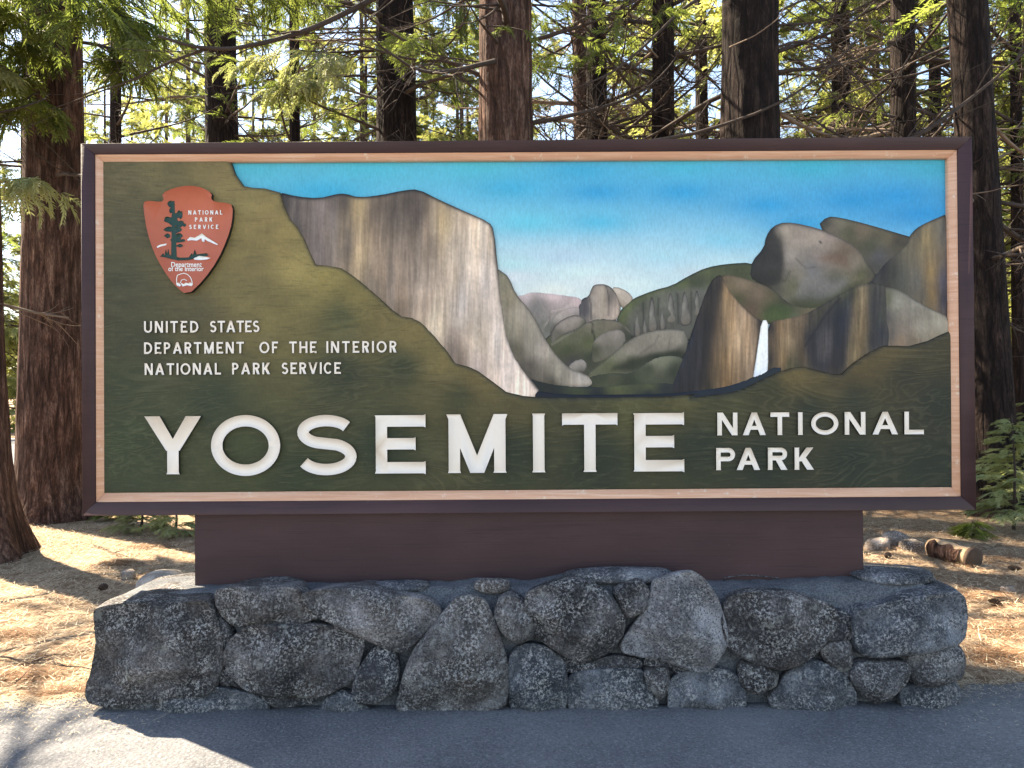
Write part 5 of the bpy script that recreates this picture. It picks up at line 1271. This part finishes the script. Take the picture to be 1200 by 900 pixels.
# fallen sticks
for k, (x0, y0, x1, y1, r, lab) in enumerate(((-5, 771, 108, 786, .006, 'long thin stick lying left of the stone base'), (20, 800, 60, 760, .003, 'short forked stick near the asphalt edge on the left'),
        (1150, 700, 1210, 715, .008, 'stick in the shade at the right edge'), (1125, 655, 1175, 640, .006, 'stick beside the cut end of the log'), (110, 640, 150, 655, .006, 'stick on sunlit needles below the frame corner'))):
    a, c = gnd(x0, y0), gnd(x1, y1); rs2 = random.Random(k); n_ = 9
    P = a + (c - a) * np.linspace(0, 1, n_)[:, None]; P[:, 2] = [gz_(p[0], p[1]) + .012 + rs2.uniform(0, .012) for p in P]; P[:, 1] += [rs2.uniform(-.02, .02) for _ in P]
    mb = MB(); mb.add(*tube(P, np.linspace(r, r * .4, n_), 6))
    for j in (3, 5, 6):
        Q = curve_pts(P[j], (rs2.uniform(-1, 1), rs2.uniform(-1, 1), .15), .15, 4, .2, .15, rs2); mb.add(*tube(Q, np.linspace(r * .6, .001, 5), 4))
    tag(link('fallen_stick', mb.mesh('fallen_stick', MAT['twig'], True)), lab, 'stick')
# needle litter
def litter(name, n, x0, x1, y0, y1, mat, label, seed, L=(.04, .10), clump=None):
    r = np.random.default_rng(seed)
    if clump is not None:
        c = np.array(clump)[r.integers(0, len(clump), n)]; x = c[:, 0] + r.normal(0, 1, n) * c[:, 2]; y = c[:, 1] + r.normal(0, 1, n) * c[:, 2] * .6
    else: x = r.uniform(x0, x1, n); y = r.uniform(y0, y1, n)
    ok = (y > road_edge(x) - .03) & ~((np.abs(x - .05) < 2.0) & (y < .36)); x, y = x[ok], y[ok]; n = len(x)
    a = r.uniform(0, 2 * math.pi, n); l = r.uniform(*L, n); w = r.uniform(.0012, .0028, n)
    z = ground_z(x, y) + r.uniform(.003, .022, n); dz = r.uniform(-.3, .3, n) * l
    d = np.stack([np.cos(a), np.sin(a)], 1); nn = np.stack([-d[:, 1], d[:, 0]], 1)
    p = np.stack([x, y], 1)
    A_ = np.column_stack([p - nn * w[:, None], z]); B_ = np.column_stack([p + nn * w[:, None], z]); C_ = np.column_stack([p + d * l[:, None], z + dz])
    V = np.stack([A_, B_, C_], 1).reshape(-1, 3); T = np.arange(3 * n).reshape(-1, 3)
    tag(link(name, mesh_from(name, V, [T], MAT[mat])), label, None, None, 'stuff')
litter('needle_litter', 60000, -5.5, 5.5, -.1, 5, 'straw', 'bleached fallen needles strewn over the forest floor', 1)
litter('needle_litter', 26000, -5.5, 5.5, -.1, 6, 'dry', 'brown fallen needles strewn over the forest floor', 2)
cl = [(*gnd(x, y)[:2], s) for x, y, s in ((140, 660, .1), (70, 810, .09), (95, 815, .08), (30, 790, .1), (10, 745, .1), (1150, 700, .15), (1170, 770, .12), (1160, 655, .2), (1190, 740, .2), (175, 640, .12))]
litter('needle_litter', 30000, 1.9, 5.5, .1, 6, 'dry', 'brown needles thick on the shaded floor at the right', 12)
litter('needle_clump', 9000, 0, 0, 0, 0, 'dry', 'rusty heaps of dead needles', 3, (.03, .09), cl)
for k, (px, py, lab) in enumerate(((1165, 712, 'pine cone on shaded needles right of the stone base'), (1040, 655, 'pine cone between the brown rocks and the stone base'), 
        (1188, 668, 'pine cone near the right edge beyond the log'), (120, 690, 'pine cone in the shadow of the left trunk'))):
    g = gnd(px, py); mb = MB(); rs2 = random.Random(k)
    for ring in range(9):
        z_ = ring / 8; rr = .026 * math.sin(math.pi * (.12 + .8 * z_)) 
        for q in range(8):
            a = q * math.pi / 4 + ring * .4; c_, s_ = math.cos(a), math.sin(a); x_ = (z_ - .5) * .085
            mb.add([[x_, rr * .4 * c_, rr * .4 * s_], [x_ + .008, rr * c_ - .008 * s_, rr * s_ + .008 * c_], [x_ + .016, rr * 1.25 * c_, rr * 1.25 * s_], [x_ + .008, rr * c_ + .008 * s_, rr * s_ - .008 * c_]], [(0, 1, 2), (0, 2, 3)])
    mb.add(*tube([[-.04, 0, 0], [0, 0, 0], [.04, 0, 0]], [.008, .018, .006], 8))
    tag(link('pine_cone', mb.mesh('pine_cone', MAT['log_end']), None, (g[0], g[1], gz_(g[0], g[1]) + .024), (0, .1, rs2.uniform(0, 6))), lab, 'pine cone')
# a few needles and grit blown onto the asphalt
r = np.random.default_rng(9); n_ = 5000
x = np.where(r.random(n_) < .75, r.uniform(-3.2, -1.6, n_), r.uniform(1.8, 3.2, n_)); y = road_edge(x) + .02 - np.abs(r.normal(0, .09, n_)) * np.where(r.random(n_) < .2, 3.5, 1); a = r.uniform(0, 6.28, n_); l = r.uniform(.01, .04, n_)
ok = (x < -1.95) | (x > 2.02) | (y < -.24); x, y, a, l = x[ok], y[ok], a[ok], l[ok]
A_ = np.column_stack([x, y, np.full(len(x), .014)]); D_ = np.column_stack([np.cos(a) * l, np.sin(a) * l, 0 * l]); N_ = np.column_stack([-np.sin(a) * .0015, np.cos(a) * .0015, 0 * l])
tag(link('needle_litter', mesh_from('needle_litter', np.stack([A_ - N_, A_ + N_, A_ + D_], 1).reshape(-1, 3), [np.arange(3 * len(x)).reshape(-1, 3)], MAT['straw'])), 'sparse needles blown onto the asphalt', None, None, 'stuff')
